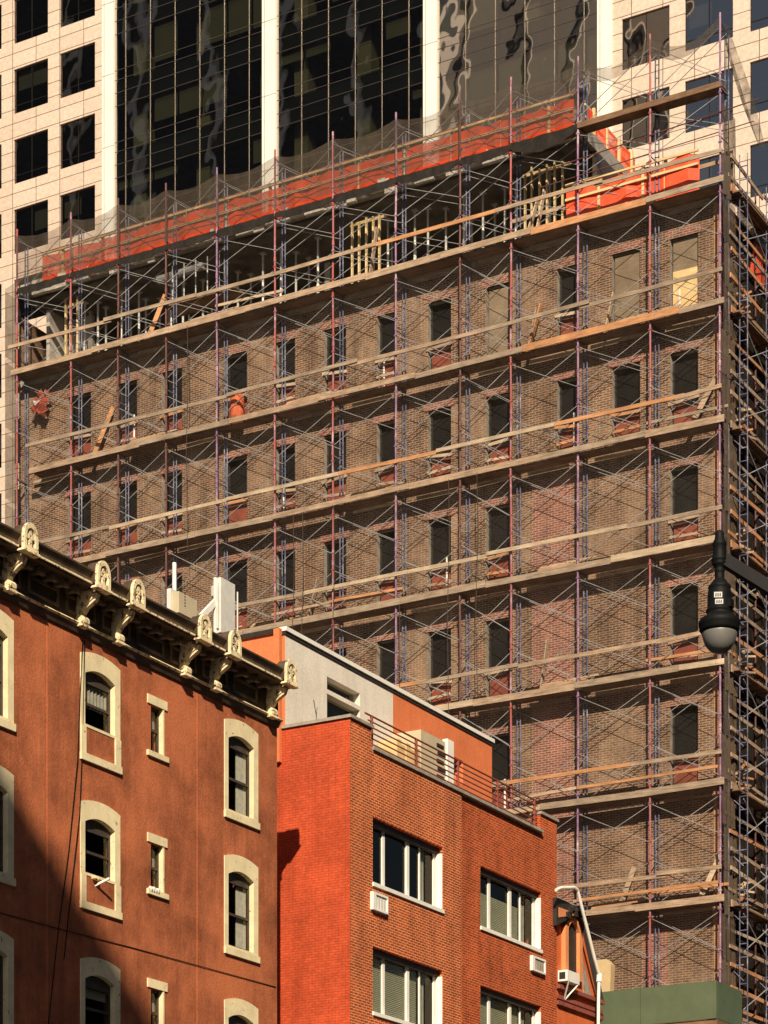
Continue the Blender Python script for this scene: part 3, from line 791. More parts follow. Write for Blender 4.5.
# ------------------------------------------------------------------ reddish brown tenement
BU = -32.2
BV1 = on_x(277, 0, BU)[0]
br = thing('tenement_building', (BU - 6, 42, 0), 'weathered red brown stucco tenement with cream arched windows and dark cornice', 'building')
tops = [19.03, 15.82, 12.42, 9.1]
def vspan(a, b): return on_x(a, 0, BU)[0], on_x(b, 0, BU)[0]
big = [vspan(-21, 13), vspan(80, 119.5), vspan(224, 257.5)]
big = [(big[0][1] - 1.45, big[0][1]), big[1], big[2]]
small = vspan(147, 166.5)
holes = []
for v0, v1 in big:
    for t0 in tops: holes.append((v0 + .12, v1 - .16, t0 - 2.22, t0 - .22))
for t0 in (18.68, 15.57, 12.3): holes.append((small[0] + .15, small[1] - .15, t0 - 1.25, t0 - .2))
part('wall', br, M['stucco_brown'], lambda m: (m.wall('x', BU, 28, BV1, 0, 20.1, holes, -.25),
     m.quad([(BU, BV1, 0), (BU - 14, BV1, 0), (BU - 14, BV1, 19.9), (BU, BV1, 19.9)]),
     m.quad([(BU, 28, 0), (BU - 14, 28, 0), (BU - 14, 28, 19.9), (BU, 28, 19.9)])))
part('roof', br, M['roof_dark'], lambda m: m.box(BU - 14, BU, 28, BV1, 19.9, 20.0))
part('rooms', br, M['interior'], lambda m: m.box(BU - 13, BU - 1.4, 28.3, BV1 - .3, 0, 19.6))
def arch(v0, v1, z0, zs, rise, n=10):
    pts = [(v0, z0), (v1, z0)]
    for j in range(n + 1):
        f = j / n; pts.append((v1 + (v0 - v1) * f, zs + rise * (1 - (2 * f - 1) ** 2)))
    return pts
def sash(w, v0, v1, z0, z1, curtain=0, blind=0.):
    d = BU - .12
    def fr(m):
        for a, b, c, e in ((v0, v0 + .05, z0, z1), (v1 - .05, v1, z0, z1), (v0, v1, z0, z0 + .06), (v0, v1, z1 - .05, z1), (v0, v1, (z0 + z1) / 2 - .03, (z0 + z1) / 2 + .03)):
            m.box(d - .04, d + .02 + .001 * (b - a), a, b, c, e)
    part('sash', w, M['dark_metal'], fr)
    part('pane', w, M['glass_house'], lambda m: m.quad([(d - .01, v0, z0), (d - .01, v1, z0), (d - .01, v1, z1), (d - .01, v0, z1)]))
    if curtain:
        def cu(m):
            n = 16; W = v1 - v0 - .1
            zb = z0 + (z1 - z0) * (.45 if curtain == 1 else .02); va = v0 + .05 + (0 if curtain == 1 else W * .55)
            prev = None
            for j in range(n + 1):
                q = (d - .05 - .03 * (j % 2), va + (v1 - .05 - va) * j / n)
                if prev: m.quad([(prev[0], prev[1], zb), (q[0], q[1], zb), (q[0], q[1], z1), (prev[0], prev[1], z1)])
                prev = q
        part('curtain', w, M['curtain'], cu)
    if blind:
        part('blind', w, M['curtain'], lambda m: m.box(d - .09, d - .07, v0 + .05, v1 - .05, z1 - (z1 - z0) * blind, z1 - .05))
for c, (v0, v1) in enumerate(big):
    for r, t0 in enumerate(tops):
        panel = (c == 1)
        zbot = t0 - 2.42; zin = t0 - (1.62 if panel else 2.2)
        out = arch(v0, v1, zbot + .16, t0 - .12, .12); inn = arch(v0 + .155, v1 - .2, zin, t0 - .52, .14)
        mb = MB(); mb.ring_x(out if not panel else arch(v0, v1, zin - .06, t0 - .12, .12), inn, BU - .105, BU + .025)
        if panel:
            mb.box(BU - .02, BU + .05, v0, v0 + .17, zbot + .16, zin - .062); mb.box(BU - .021, BU + .05, v1 - .2, v1, zbot + .16, zin - .062)
        w = mb.build('window', M['cream'], br)
        part('sill', w, M['cream'], lambda m: m.box(BU - .05, BU + .06, v0 - .01, v1 + .03, zbot, zbot + .158))
        if panel: part('apron_panel', w, M['stucco_brown'], lambda m: m.box(BU - .1, BU + .012, v0 + .17, v1 - .2, zbot + .17, zin - .063))
        part('head_board', w, M['dark_metal'], lambda m: m.prism_x(arch(v0 + .155, v1 - .2, t0 - .64, t0 - .52, .14), BU - .13, BU - .107))
        sash(w, v0 + .165, v1 - .21, zin, t0 - .62, (1 if (c, r) in ((1, 0),) else 2 if (c, r) in ((2, 0), (2, 1), (0, 1)) else 0), .25 if (c, r) in ((1, 2),) else 0)
for t0 in (18.68, 15.57, 12.3):
    mb = MB(); v0, v1 = small
    mb.box(BU - .03, BU + .03, v0, v1, t0 - .2, t0)
    mb.box(BU - .13, BU + .02, v1 - .16, v1 - .11, t0 - 1.26, t0 - .202)
    w = mb.build('window', M['cream'], br)
    part('sill', w, M['cream'], lambda m: m.box(BU - .03, BU + .06, v0 - .02, v1 + .02, t0 - 1.38, t0 - 1.26))
    sash(w, v0 + .16, v1 - .16, t0 - 1.25, t0 - .2, 0, .45)
# cornice
PJ = .62
FIN = [on_x(p, 0, BU + PJ)[0] for p in (27, 100, 135, 202, 232, 288)]
FIN = [FIN[0] - 2.9, FIN[0] - 1.35] + FIN
CE = on_x(295, 0, BU + PJ)[0]
cprof = [(0, 20.12), (.56, 20.12), (.57, 20.15), (.60, 20.18), (.56, 20.23), (.55, 20.30), (.60, 20.38), (.64, 20.42), (.64, 20.46), (-.1, 20.5), (-.1, 20.13)]
cor = part('cornice', br, M['cornice'], lambda m: m.prism_y([(BU + a, z) for a, z in cprof], 28, CE))
part('frieze', cor, M['cornice'], lambda m: m.box(BU, BU + .05, 28, BV1 - .02, 19.495, 20.119))
for i in range(17):
    v = 28.2 + 1.3 * i
    part('frieze_panel', cor, M['frieze'], lambda m: m.ring_x([(v, 19.62), (v + 1.05, 19.62), (v + 1.05, 20.0), (v, 20.0)], [(v + .07, 19.68), (v + .98, 19.68), (v + .98, 19.94), (v + .07, 19.94)], BU + .051, BU + .08))
for a, b in zip([28] + FIN, FIN):
    part('bead', cor, M['cream_orn'], lambda m: m.box(BU + .595, BU + .625, a + .27, b - .27, 20.155, 20.195))
part('string_course', cor, M['cream_orn'], lambda m: m.prism_y([(BU, 19.42), (BU + .13, 19.42), (BU + .17, 19.45), (BU + .13, 19.49), (BU, 19.49)], 28, BV1 + .03))
part('string_moulding', cor, M['cornice'], lambda m: m.prism_y([(BU, 19.28), (BU + .05, 19.28), (BU + .12, 19.417), (BU, 19.417)], 28, BV1))
for a, b in zip([28] + FIN, FIN):
    n = max(1, int((b - a) / .5))
    for j in range(1, n + 1):
        v = a + (b - a) * j / (n + 1)
        part('modillion', cor, M['frieze'], lambda m: (m.box(BU + .051, BU + .36, v - .07, v + .07, 20.0, 20.118), m.box(BU + .30, BU + .40, v - .085, v + .085, 19.96, 20.03)))
for v in FIN:
    def brk(m):
        P = [(.04, 19.52), (.10, 19.43), (.20, 19.40), (.27, 19.46), (.28, 19.54), (.23, 19.60), (.17, 19.62), (.20, 19.72), (.28, 19.82), (.40, 19.88), (.50, 19.94), (.55, 20.03), (.53, 20.118), (.10, 20.118), (.05, 19.8)]
        m.prism_y([(BU + a, z) for a, z in P], v - .095, v + .095)
        Q = [(.22, 19.66), (.30, 19.76), (.42, 19.83), (.54, 19.90), (.59, 20.02), (.50, 20.05), (.30, 19.95)]
        m.prism_y([(BU + a, z) for a, z in Q], v - .06, v + .06)
        for dv in (-.105, .105):
            m.prism_y([(BU + .19 + .075 * math.cos(q), 19.5 + .075 * math.sin(q)) for q in [k_ * math.pi / 5 for k_ in range(10)]], v + dv - .02, v + dv + .02)
            m.prism_y([(BU + .44 + .06 * math.cos(q), 20.03 + .06 * math.sin(q)) for q in [k_ * math.pi / 5 for k_ in range(10)]], v + dv - .02, v + dv + .02)
        m.box(BU + .10, BU + .26, v - .14, v + .14, 19.38, 19.43)
    part('bracket', cor, M['cream_orn'], brk)
    def fin(m):
        w = .23; x0, x1 = BU + .66, BU + .74
        out = [(v - w, 20.13), (v + w, 20.13)]; inn = [(v - w + .08, 20.21), (v + w - .08, 20.21)]
        for j in range(11):
            th = math.pi * j / 10
            out.append((v + w * math.cos(th), 20.42 + .29 * math.sin(th))); inn.append((v + (w - .08) * math.cos(th), 20.41 + .19 * math.sin(th)))
        m.ring_x(out, inn, x0, x1)
        m.prism_x([(v - w - .05, 20.08), (v + w + .05, 20.08), (v + w + .03, 20.129), (v - w - .03, 20.129)], BU + .58, x1 + .02)
        for a, z in ((0, 20.33), (0, 20.5), (-.07, 20.42), (.07, 20.42), (0, 20.25)):
            m.prism_x([(v + a + .048 * math.cos(q), z + .055 * math.sin(q)) for q in [i * math.pi / 4 for i in range(8)]], x0 + .012, x0 + .06)
    f = part('finial', cor, M['cream_orn'], fin)
    part('finial_ground', f, M['dark_metal'], lambda m: m.prism_x([(v - .2, 20.14), (v + .2, 20.14)] + [(v + .2 * math.cos(math.pi * j / 8), 20.42 + .25 * math.sin(math.pi * j / 8)) for j in range(9)], BU + .652, BU + .67))
    part('finial_cap', f, M['cornice'], lambda m: m.prism_x([(v - .22, 20.2), (v + .22, 20.2)] + [(v + .225 * math.cos(math.pi * j / 8), 20.42 + .285 * math.sin(math.pi * j / 8)) for j in range(9)], BU + .42, BU + .65))
def cable(name, label, pts, r, mat='black'):
    mb = MB(); mb.path([(BU + .014 + o, *on_x(px, py, BU + .014)) for px, py, o in pts], r, 5)
    o = mb.build(name, M[mat]); return tag(o, label, 'cable')
cable('cable', 'slack dark cable dropping from the cornice past the arched windows', [(82, 640, .02), (80, 700, .0), (77, 760, .02), (69, 850, .0), (58, 930, .01), (46, 1040, .02)], .012)
cable('cable', 'straight dark cable hugging the left side of the cream window column', [(84, 640, .02), (82, 760, .0), (79, 815, .02), (72, 880, .01), (64, 960, .0)], .012)
cable('cable', 'thin level cable crossing the brown wall under the second windows', [(-10, 910, 0), (60, 929, .005), (130, 947, 0), (200, 966, .005), (276, 987, 0)], .009)
part('wall_joint', br, M['stucco_orange'], lambda m: [m.box(BU, BU + .006, on_x(p, 0, BU)[0] - .006, on_x(p, 0, BU)[0] + .006, 5, 19.2) for p in (47, 197)])
# things on the sills
v, z = on_x(100, 886, BU + .1)
o = thing('flower_vase', (BU + .1, v, z), 'yellow flowers and white stick on the second cream window sill', 'vase')
part('stick', o, M['white'], lambda m: m.tube((BU - .02, v - .05, z), (BU + .3, v + .08, z + .16), .03))
part('flowers', o, M['yellow_wood'], lambda m: [m.lathe(BU + random.uniform(-.03, .1), v - .05 + random.uniform(-.12, .12), [(.01, z + .1), (.05, z + .13), (.05, z + .17), (.01, z + .2)], 6) for i in range(6)])
v, z = on_x(154, 893, BU + .05)
o = part('sill_bundle', None, M['curtain'], lambda m: [m.lathe(BU + .02, v - .1 + i * .09, [(.02, z), (.06, z + .02), (.07, z + .08 + .05 * (i % 2)), (.02, z + .14)], 7) for i in range(4)], True)
tag(o, 'small white bundle on the narrow second storey window sill', 'bundle')

# antennas on the tenement roof
def at_u(px, py, u): v, z = on_x(px, py, u); return Vector((u, v, z))
AU = BU - 1.4
def bxat(m, px0, px1, py0, py1, u, d, mm=0):
    v0, z1 = on_x(px0, py0, u); v1, _ = on_x(px1, py0, u); _, z0 = on_x(px0, py1, u)
    m.box(u - d, u, v0, v1, z0, z1, mm); return v0, v1, z0, z1
v, zz = on_x(183, 561, AU)
an = thing('radio_unit', (AU, v, 20), 'beige radio box on a white mast behind the dark cornice', 'antenna')
part('mast', an, M['white'], lambda m: m.tube((AU - .25, v, 20), (AU - .25, v, zz), .05, 8))
bx_ = part('equipment_box', an, M['beige_metal'], lambda m: bxat(m, 179, 197, 591, 612, AU + .1, .22))
part('vents', bx_, M['dark'], lambda m: [bxat(m, 184.5, 185.7, 593 + 3 * i, 594.3 + 3 * i, AU + .103, .01) for i in range(5)])
part('panel_antenna', an, M['grey_metal'], lambda m: bxat(m, 171, 178, 588, 612, AU - .1, .12))
part('bracket', an, M['dark'], lambda m: bxat(m, 182, 194, 612, 618, AU, .2))
v, zz = on_x(215.5, 578, AU)
an = thing('cell_antenna', (AU, v, 20), 'tall white panel antenna on a grey mast beside the end of the dark cornice', 'antenna')
part('mast', an, M['grey_metal'], lambda m: m.tube((AU, v, 20), (AU, v, zz), .055, 8))
pa = part('panel_antenna', an, M['grey_metal'], lambda m: bxat(m, 221, 235, 577, 632, AU + .15, .12))
part('side_housing', pa, M['grey_metal'], lambda m: bxat(m, 218, 221, 582, 628, AU + .1, .1))
part('arm', an, M['grey_metal'], lambda m: (m.beam(at_u(215, 592, AU), at_u(224, 590, AU), .05, .12), m.beam(at_u(215, 620, AU), at_u(224, 620, AU), .05, .1), m.lathe(AU - .1, v + .15, [(.04, zz - .1), (.11, zz - .15), (.11, zz - .4), (.04, zz - .45)], 8)))
part('cable_arm', an, M['white'], lambda m: m.beam(at_u(201, 617, AU), at_u(215, 602, AU), .08, .14))
part('thin_mast', an, M['grey_metal'], lambda m: m.tube(at_u(237.5, 592, AU), at_u(237.5, 634, AU), .02, 6))

# ------------------------------------------------------------------ red brick apartment building
RV0, RV1 = 54.54, on_x(558.5, 0, BU)[0]
RS = on_x(461.5, 0, BU)[0]
rb = thing('red_brick_building', (BU - 6, 60, 0), 'bright red brick apartment block with white framed windows and a roof railing', 'building')
W = [(on_x(372.7, 0, BU)[0], on_x(442.7, 0, BU)[0]), (on_x(482.3, 0, BU)[0], on_x(543, 0, BU)[0])]
WZ = [(16.42, 18.16), (13.06, 14.80), (9.7, 11.44)]
hl = [(W[0][0], W[0][1], a, b) for a, b in WZ]; hr = [(W[1][0], W[1][1], a, b) for a, b in WZ]
PZ, LZ = 20.52, 19.98                     # pier top, low parapet top
part('front_wall', rb, M['brick_red'], lambda m: (m.wall('x', BU, RV0, RS, 0, LZ - .08, hl, -.3), m.box(BU - .3, BU, RV0 + .001, RV0 + 1.1, LZ - .08, PZ - .08)))
part('front_wall', rb, M['brick_red_dark'], lambda m: (m.wall('x', BU - .06, RS, RV1, 0, LZ - .08, hr, -.26), m.quad([(BU, RS, 0), (BU - .06, RS, 0), (BU - .06, RS, LZ - .08), (BU, RS, LZ - .08)]),
     m.box(BU - .36, BU - .06, RV1 - 1.1, RV1, LZ - .08, PZ - .05), m.quad([(BU - .06, RV1, 0), (BU - 12, RV1, 0), (BU - 12, RV1, LZ - .08), (BU - .06, RV1, LZ - .08)])))
part('side_wall', rb, M['brick_paint'], lambda m: (m.quad([(BU, RV0, 0), (BU - 14, RV0, 0), (BU - 14, RV0, PZ - .08), (BU, RV0, PZ - .08)]), m.quad([(BU - .31, RV0 + .25, 19), (BU - 14, RV0 + .25, 19), (BU - 14, RV0 + .25, PZ - .08), (BU - .31, RV0 + .25, PZ - .08)])))
part('roof', rb, M['roof_dark'], lambda m: m.box(BU - 14, BU - .31, RV0 + .25, RV1 - .01, 19.5, 19.6))
part('rooms', rb, M['interior'], lambda m: m.box(BU - 12, BU - 1.6, RV0 + .3, RV1 - .3, 0, 19.4))
def cop(m):
    m.box(BU - 14, BU + .06, RV0 - .06, RV0 + .28, PZ - .08, PZ)
    m.box(BU - .34, BU + .06, RV0 + .281, RV0 + 1.15, PZ - .08, PZ)
    m.box(BU - .34, BU + .06, RV0 + 1.151, RV1 - 1.1, LZ - .08, LZ)
    m.box(BU - .42, BU, RV1 - 1.13, RV1 + .05, PZ - .05, PZ + .03)
part('coping', rb, M['coping'], cop)
for wi, (v0, v1) in enumerate(W):
    for zi, (z0, z1) in enumerate(WZ):
        x = BU - .24 - .05 * wi
        L = v1 - v0
        mb = MB()
        ms = [(0, .05), (.32, .38), (.90, 1.03), (2.18, 2.32), (2.92, 2.96), (L - .11, L)]
        for a, b in ms: mb.box(x - .03, x + .012 + (.02 if b - a > .13 else 0), v0 + a, v0 + b, z0 + .08, z1 - .15)
        mb.box(x - .06, x + .05, v0, v1, z0, z0 + .08)
        mb.box(x + .035, BU - .06 * wi - .005, v1 - .035, v1 - .002, z0 + .081, z1 - .16)
        w = mb.build('window', M['white'], rb)
        part('head_frame_shade', w, M['dark_metal'], lambda m: m.box(x - .06, x + .12, v0, v1, z1 - .15, z1))  # dark head made taller to include the shadow under the lintel
        part('sill', w, M['white'], lambda m: m.box(x + .051, BU + .05 - .06 * wi, v0 - .02, v1 + .02, z0 - .06, z0 + .04))
        part('pane', w, M['glass_house'], lambda m: m.quad([(x - .03, v0, z0), (x - .03, v1, z0), (x - .03, v1, z1), (x - .03, v0, z1)]))
        if not (wi == 0 and zi == 0):
            hb = .62 if zi == 0 else .97
            part('blind', w, M['blind_green'], lambda m: [m.box(x - .13, x - .10, v0 + .12, v1 - .9, zz, zz + .034) for zz in [z0 + .1 + .05 * i for i in range(int((z1 - z0) * hb / .05))]])
        part('curtain', w, M['curtain'], lambda m: [m.box(x - .14 - .03 * (i % 2), x - .12 - .03 * (i % 2), v1 - .62 + i * .06, v1 - .56 + i * .06, z0 + .1, z1 - .1) for i in range(4)])
for i, ((pa_, pb_, py0, py1), wi, lab) in enumerate((((373.5, 388.5, 891, 909), 0, 'white air vent box with pale grille under the first red brick window'), ((533, 546, 955, 970), 1, 'white three slot air vent under the right hand upper window'))):
    u = BU + .1 - .06 * wi
    v0, z1 = on_x(pa_, py0, u); v1, _ = on_x(pb_, py0, u); _, z0 = on_x(pa_, py1, u)
    o = thing('air_vent', (u - .1, v0, z0), lab, 'vent')
    part('casing', o, M['white'], lambda m: m.ring_x([(v0, z0), (v1, z0), (v1, z1), (v0, z1)], [(v0 + .15, z0 + .05), (v1 - .05, z0 + .05), (v1 - .05, z1 - .06), (v0 + .15, z1 - .06)], u - .1, u))
    part('grille', o, M['grey_metal'] if i == 0 else M['coping'], lambda m: [m.box(u - .09, u - .03, v0 + .15 + k * (v1 - v0 - .2) / 4, v0 + .15 + (k + .8) * (v1 - v0 - .2) / 4, z0 + .05, z1 - .06) for k in range(4)])
v, z = on_x(447, 890, BU - .4)
o = part('brass_lamp', None, M['brass'], lambda m: m.lathe(BU - .45, v - .55, [(.18, 16.5), (.19, 16.62), (.17, 16.75), (.10, 16.85), (.02, 16.88)], 16), True)
tag(o, 'round brass lamp shade inside the open red brick window', 'lamp')
# roof house
PU = BU - 2.0
PH, PV1, PVC = 23.0, on_x(492, 0, PU)[0], on_x(393, 0, PU)[0]
a0, a1 = on_x(327, 0, PU)[0], on_x(360, 0, PU)[0]
d0, d1 = on_x(453, 0, PU)[0], on_x(463, 0, PU)[0]
part('roof_house_wall', rb, M['stucco_grey'], lambda m: m.wall('x', PU, RV0 + .07, PVC, 19.6, PH, [(a0, a1, 22.06, 22.4), (a0, a1, 20.9, 21.94)], -.35))
part('roof_house_wall', rb, M['stucco_orange'], lambda m: m.wall('x', PU, PVC, PV1, 19.6, PH, [(d0, d1, 21.3, 22.0)], -.3))
part('roof_house_side', rb, M['stucco_orange'], lambda m: m.quad([(PU, RV0 + .07, 19.6), (PU - 8, RV0 + .07, 19.6), (PU - 8, RV0 + .07, PH), (PU, RV0 + .07, PH)]))
part('roof_house_side', rb, M['stucco_orange'], lambda m: m.quad([(PU, PV1, 19.6), (PU - 8, PV1, 19.6), (PU - 8, PV1, PH), (PU, PV1, PH)]))
part('roof_house_inside', rb, M['interior'], lambda m: m.box(PU - 7.8, PU - .36, RV0 + .4, PV1 - .2, 19.7, PH - .1))
part('roof_house_cap', rb, [M['white'], M['dark']], lambda m: (m.box(PU - 8, PU + .07, RV0 + .02, PV1 + .05, PH + .001, PH + .11, 0), m.box(PU - .1, PU + .03, RV0 + .04, PV1 + .02, PH - .09, PH, 1)))
part('roof_house_edge', rb, M['dark'], lambda m: m.box(PU - 8, PU - .15, RV0 - .02, RV0 + .018, PH + .0, PH + .1))
mb = MB(); mb.box(PU - .25, PU - .05, a0, a1, 21.941, 22.059); w = mb.build('window', M['white'], rb)
part('pane', w, M['glass_house'], lambda m: (m.quad([(PU - .22, a0, 22.06), (PU - .22, a1, 22.06), (PU - .22, a1, 22.4), (PU - .22, a0, 22.4)]), m.quad([(PU - .22, a0, 20.9), (PU - .22, a1, 20.9), (PU - .22, a1, 21.94), (PU - .22, a0, 21.94)])))
xg = on_y(278.5, 0, RV0 - .1)[0]
zt, zb = on_y(278.5, 690, RV0 - .1)[1], on_y(278.5, 762, RV0 - .1)[1]
part('downpipe', rb, M['stucco_orange'], lambda m: m.box(xg - .13, xg + .05, RV0 - .14, RV0 - .01, zb, zt + 1.6))
# railing
rl = thing('railing', (BU - .1, 60, LZ), 'low red brown metal railing on the red brick parapet', 'railing')
ra, re_ = RV0 + 1.15, RV1 - 1.15
for i in range(6):
    part('rail', rl, M['rail_red'], lambda m: m.tube((BU - .14, ra - .15 if i == 5 else ra, LZ + .14 + .145 * i), (BU - .14, re_, LZ + .14 + .145 * i), .02 if i < 5 else .026, 6))
for f in (.02, .26, .5, .74, .98):
    part('railing_post', rl, M['rail_red'], lambda m: m.box(BU - .17, BU - .11, ra + (re_ - ra) * f - .03, ra + (re_ - ra) * f + .03, LZ, LZ + .88))
# roof plant
def rxy(px, py, u): return on_x(px, py, u)
u = BU - 1.1
v0, z1 = rxy(397, 738, u); v1, _ = rxy(420, 738, u)
hv = thing('plywood_crate', (u - .3, (v0 + v1) / 2, 19.6), 'pale plywood crate standing behind the roof railing', 'crate')
part('boards', hv, M['plywood'], lambda m: [m.box(u - .6, u - .02 * (i % 2), v0 + (v1 - v0) * i / 5 + .01, v0 + (v1 - v0) * (i + 1) / 5 - .01, 19.6, z1 - .1 * (i % 2)) for i in range(5)])
part('batten', hv, M['yellow_wood'], lambda m: m.box(u + .001, u + .04, v0, v1, 20.5, 20.6))
v0, z1 = rxy(421, 733, u); v1, _ = rxy(452, 731, u)
hv = thing('cooling_unit', (u - .5, (v0 + v1) / 2, 19.6), 'beige louvred rooftop cooling unit between the crate and the dark hatch', 'cooling unit')
part('casing', hv, M['beige_metal'], lambda m: m.box(u - .9, u, v0, v1, 19.75, 21.75))
part('louvres', hv, M['dark'], lambda m: [m.box(u + .001, u + .03, v0 + .9 + .05 * (i % 2), v0 + 1.3 + .1 * (i % 2), 20.2 + .22 * i, 20.28 + .22 * i) for i in range(7)])
part('side_panel', hv, M['white'], lambda m: m.box(u - .1, u + .06, v1 - .38, v1, 20.0, 21.85))
part('stand', hv, M['dark'], lambda m: [m.box(u - .8, u - .1, v, v + .08, 19.6, 19.75) for v in (v0 + .1, v1 - .2)])
v, z = on_x(316, 706, PU + .5)
tw = part('bare_twig', None, M['dark_metal'], lambda m: (m.path([(PU + .5, v, 20.5), (PU + .5, v + .02, 20.9), (PU + .5, v - .12, 21.3)], .012, 5), m.path([(PU + .5, v + .02, 20.9), (PU + .5, v + .05, 21.15)], .01, 5), m.tube((PU + .5, v, 19.6), (PU + .5, v, 20.5), .02, 5)))
tag(tw, 'thin bare twig standing against the pale grey roof house wall', 'twig')

# ------------------------------------------------------------------ orange house with the mansard
OU = BU - .15
oh = thing('orange_house', (OU - 4, 68, 0), 'narrow orange house with a steep dark mansard beside the red brick block', 'house')
def pv(*pts): return [on_x(a, b, OU) for a, b in pts]
wv0, wv1 = on_x(564.5, 0, OU)[0], on_x(575.5, 0, OU)[0]
wz0, wz1 = on_x(570, 978, OU)[1], on_x(570, 931, OU)[1]
part('wall', oh, M['orange_house'], lambda m: (m.prism_x(pv((552, 1400), (552, 916), (566, 916), (577, 917), (583, 930), (598, 1002), (598, 1400)), OU - 8, OU),))
dm = MB(); o_ = arch(wv0 - .22, wv1 + .22, wz0 - .05, wz1, .42); i_ = arch(wv0, wv1, wz0, wz1, .28); dm.ring_x(o_, i_, OU, OU + .14)
w = dm.build('window', M['orange_light'], oh)
part('pane', w, M['dark'], lambda m: m.prism_x(arch(wv0, wv1, wz0, wz1, .28), OU + .004, OU + .03))
part('roof_slope', oh, M['roof_dark'], lambda m: m.prism_x(pv((575, 913), (580, 913), (588, 935), (602, 1003), (598, 1003), (582, 930)), OU - 8, OU + .08))
part('triangle_window', oh, M['coping'], lambda m: m.prism_x(pv((581, 957), (591, 998), (583, 994)), OU + .002, OU + .04))
def blackcor(m):
    m.prism_x(pv((550, 898), (560, 902), (574, 911), (576, 918), (568, 917), (550, 926)), OU - .2, OU + .22)
    for i in range(7):
        a = on_x(560 + 2.6 * i, 912 + random.uniform(-4, 5), OU); m.box(OU + .1, OU + .3, a[0] - .09, a[0] + .09, a[1] - .09, a[1] + .07)
part('broken_cornice', oh, M['dark'], blackcor)
part('cornice_trim', oh, M['orange_light'], lambda m: m.prism_x(pv((552, 908), (560, 911), (569, 916), (560, 917), (552, 918)), OU + .1, OU + .235))
def sills(m):
    for py, w_ in ((986, .14), (996, .07), (1002, .10)):
        p0, p1 = on_x(556, py, OU), on_x(601, py + 15.5, OU); m.box(OU, OU + w_, p0[0], p1[0], p0[1] - .07, p0[1] + .05)
part('ledge', oh, M['rail_red'], sills)
ax0, ax1 = on_x(566, 0, OU + .3)[0], on_x(578, 0, OU + .3)[0]; az1, az0 = on_x(567, 970, OU + .3)[1], on_x(567, 981, OU + .3)[1]
ac = thing('air_conditioner', (OU + .2, ax0, az0), 'white window air conditioner in the arched orange house window', 'air conditioner')
part('casing', ac, M['white'], lambda m: m.box(OU + .03, OU + .35, ax0, ax1, az0, az1))
part('grille', ac, M['dark'], lambda m: m.box(OU + .08, OU + .28, ax0 - .008, ax0 - .001, az0 + .06, az1 - .06))
part('bracket', ac, M['white'], lambda m: (m.beam((OU + .33, ax0 + .1, az0 - .02), (OU + .03, (ax0 + ax1) / 2, az0 - .5), .04, .04), m.beam((OU + .33, ax1 - .1, az0 - .02), (OU + .03, (ax0 + ax1) / 2, az0 - .5), .04, .04)))
pp = MB(); PUX = OU + .45
pp.path([(PUX, *on_x(a, b, PUX)) for a, b in ((556, 890), (561, 888), (574, 887.5), (577.5, 890), (581, 904), (588, 932), (595, 960), (599.5, 976), (599, 980), (598.5, 1000), (598, 1060))], .05, 8)
pp.tube((PUX, *on_x(599.5, 974, PUX)), (PUX, *on_x(599, 982, PUX)), .085, 8)
o = pp.build('drain_pipe', M['white']); tag(o, 'white drain pipe bending down past the orange house mansard', 'pipe')
cv = 71.2
cpts = [on_y(a, b, cv) for a, b in ((590, 990), (592, 963), (597, 960), (606, 959), (611, 964), (610, 990))]
o = part('chimney', None, M['tan'], lambda m: m.prism_y(cpts + [(cpts[-1][0], 9.), (cpts[0][0], 9.)], cv, cv + .3)); tag(o, 'squat tan chimney behind the white drain pipe', 'chimney')

# ------------------------------------------------------------------ green sidewalk shed
GV = 70.6
gx0, gx1 = on_y(597, 0, GV)[0], on_y(716.5, 0, GV)[0]
gz1, gz0 = 16.03, 14.88
gd = on_x(742, 0, gx1)[0]
gs = thing('sidewalk_shed', ((gx0 + gx1) / 2, GV, 0), 'green plywood sidewalk shed parapet at the foot of the scaffold', 'sidewalk shed')
part('parapet', gs, M['green_ply'], lambda m: (m.box(gx0, gx1 - (gx1 - gx0) * .63 - .012, GV, GV + .05, gz0, gz1), m.box(gx1 - (gx1 - gx0) * .63, gx1 - .1, GV, GV + .05, gz0, gz1), m.box(gx1 - .096, gx1 - .004, GV - .006, GV + .06, gz0, gz1 + .01)))
part('parapet', gs, M['green_ply'], lambda m: m.box(gx1 - .05, gx1, GV + .065, gd, gz0, gz1))
part('deck', gs, M['deck'], lambda m: m.box(gx0, gx1 - .01, GV + .05, gd, gz0 - .18, gz0 - .005))
for x in (gx0 + .2, gx1 - .25):
    for v in (GV + .2, gd - .2): part('leg', gs, M['post_dark'], lambda m: m.tube((x, v, .13), (x, v, gz0 - .18), .06, 8))

# ------------------------------------------------------------------ street lamp
LD = 22.
t = (719.5 - CX) / F; lx, ly = LD * (C * t - S), LD * (S * t + C)
def lz(py): return CAMZ + (HZ - py) / F * LD
k = LD / F
lamp = thing('street_lamp', (lx + 1.0, ly + .6, 0), 'black teardrop street lamp with frosted globe on a long arm', 'street lamp')
rt = Vector((C, S, 0))
part('lamp_housing', lamp, M['black'], lambda m: m.lathe(lx, ly, [(a * k, lz(b)) for a, b in ((3, 531), (4.5, 533), (4.5, 536), (5, 539), (7, 543), (7.2, 545), (6.6, 546), (6.8, 556), (8, 559), (8, 561), (6.8, 562), (8, 563.5), (6, 566), (4.8, 568), (4.8, 570), (5.6, 571), (4.9, 572), (4.9, 579), (7, 581), (8, 583), (11, 586), (11.6, 588), (10.8, 589), (11.6, 592), (12, 600), (12.2, 609), (13.6, 610), (13.6, 612), (12.6, 613), (13.5, 616), (17, 618), (19.5, 619.5), (21, 622), (21, 625.5), (20, 627), (20.3, 630), (18, 633), (12, 634))], 28), True)
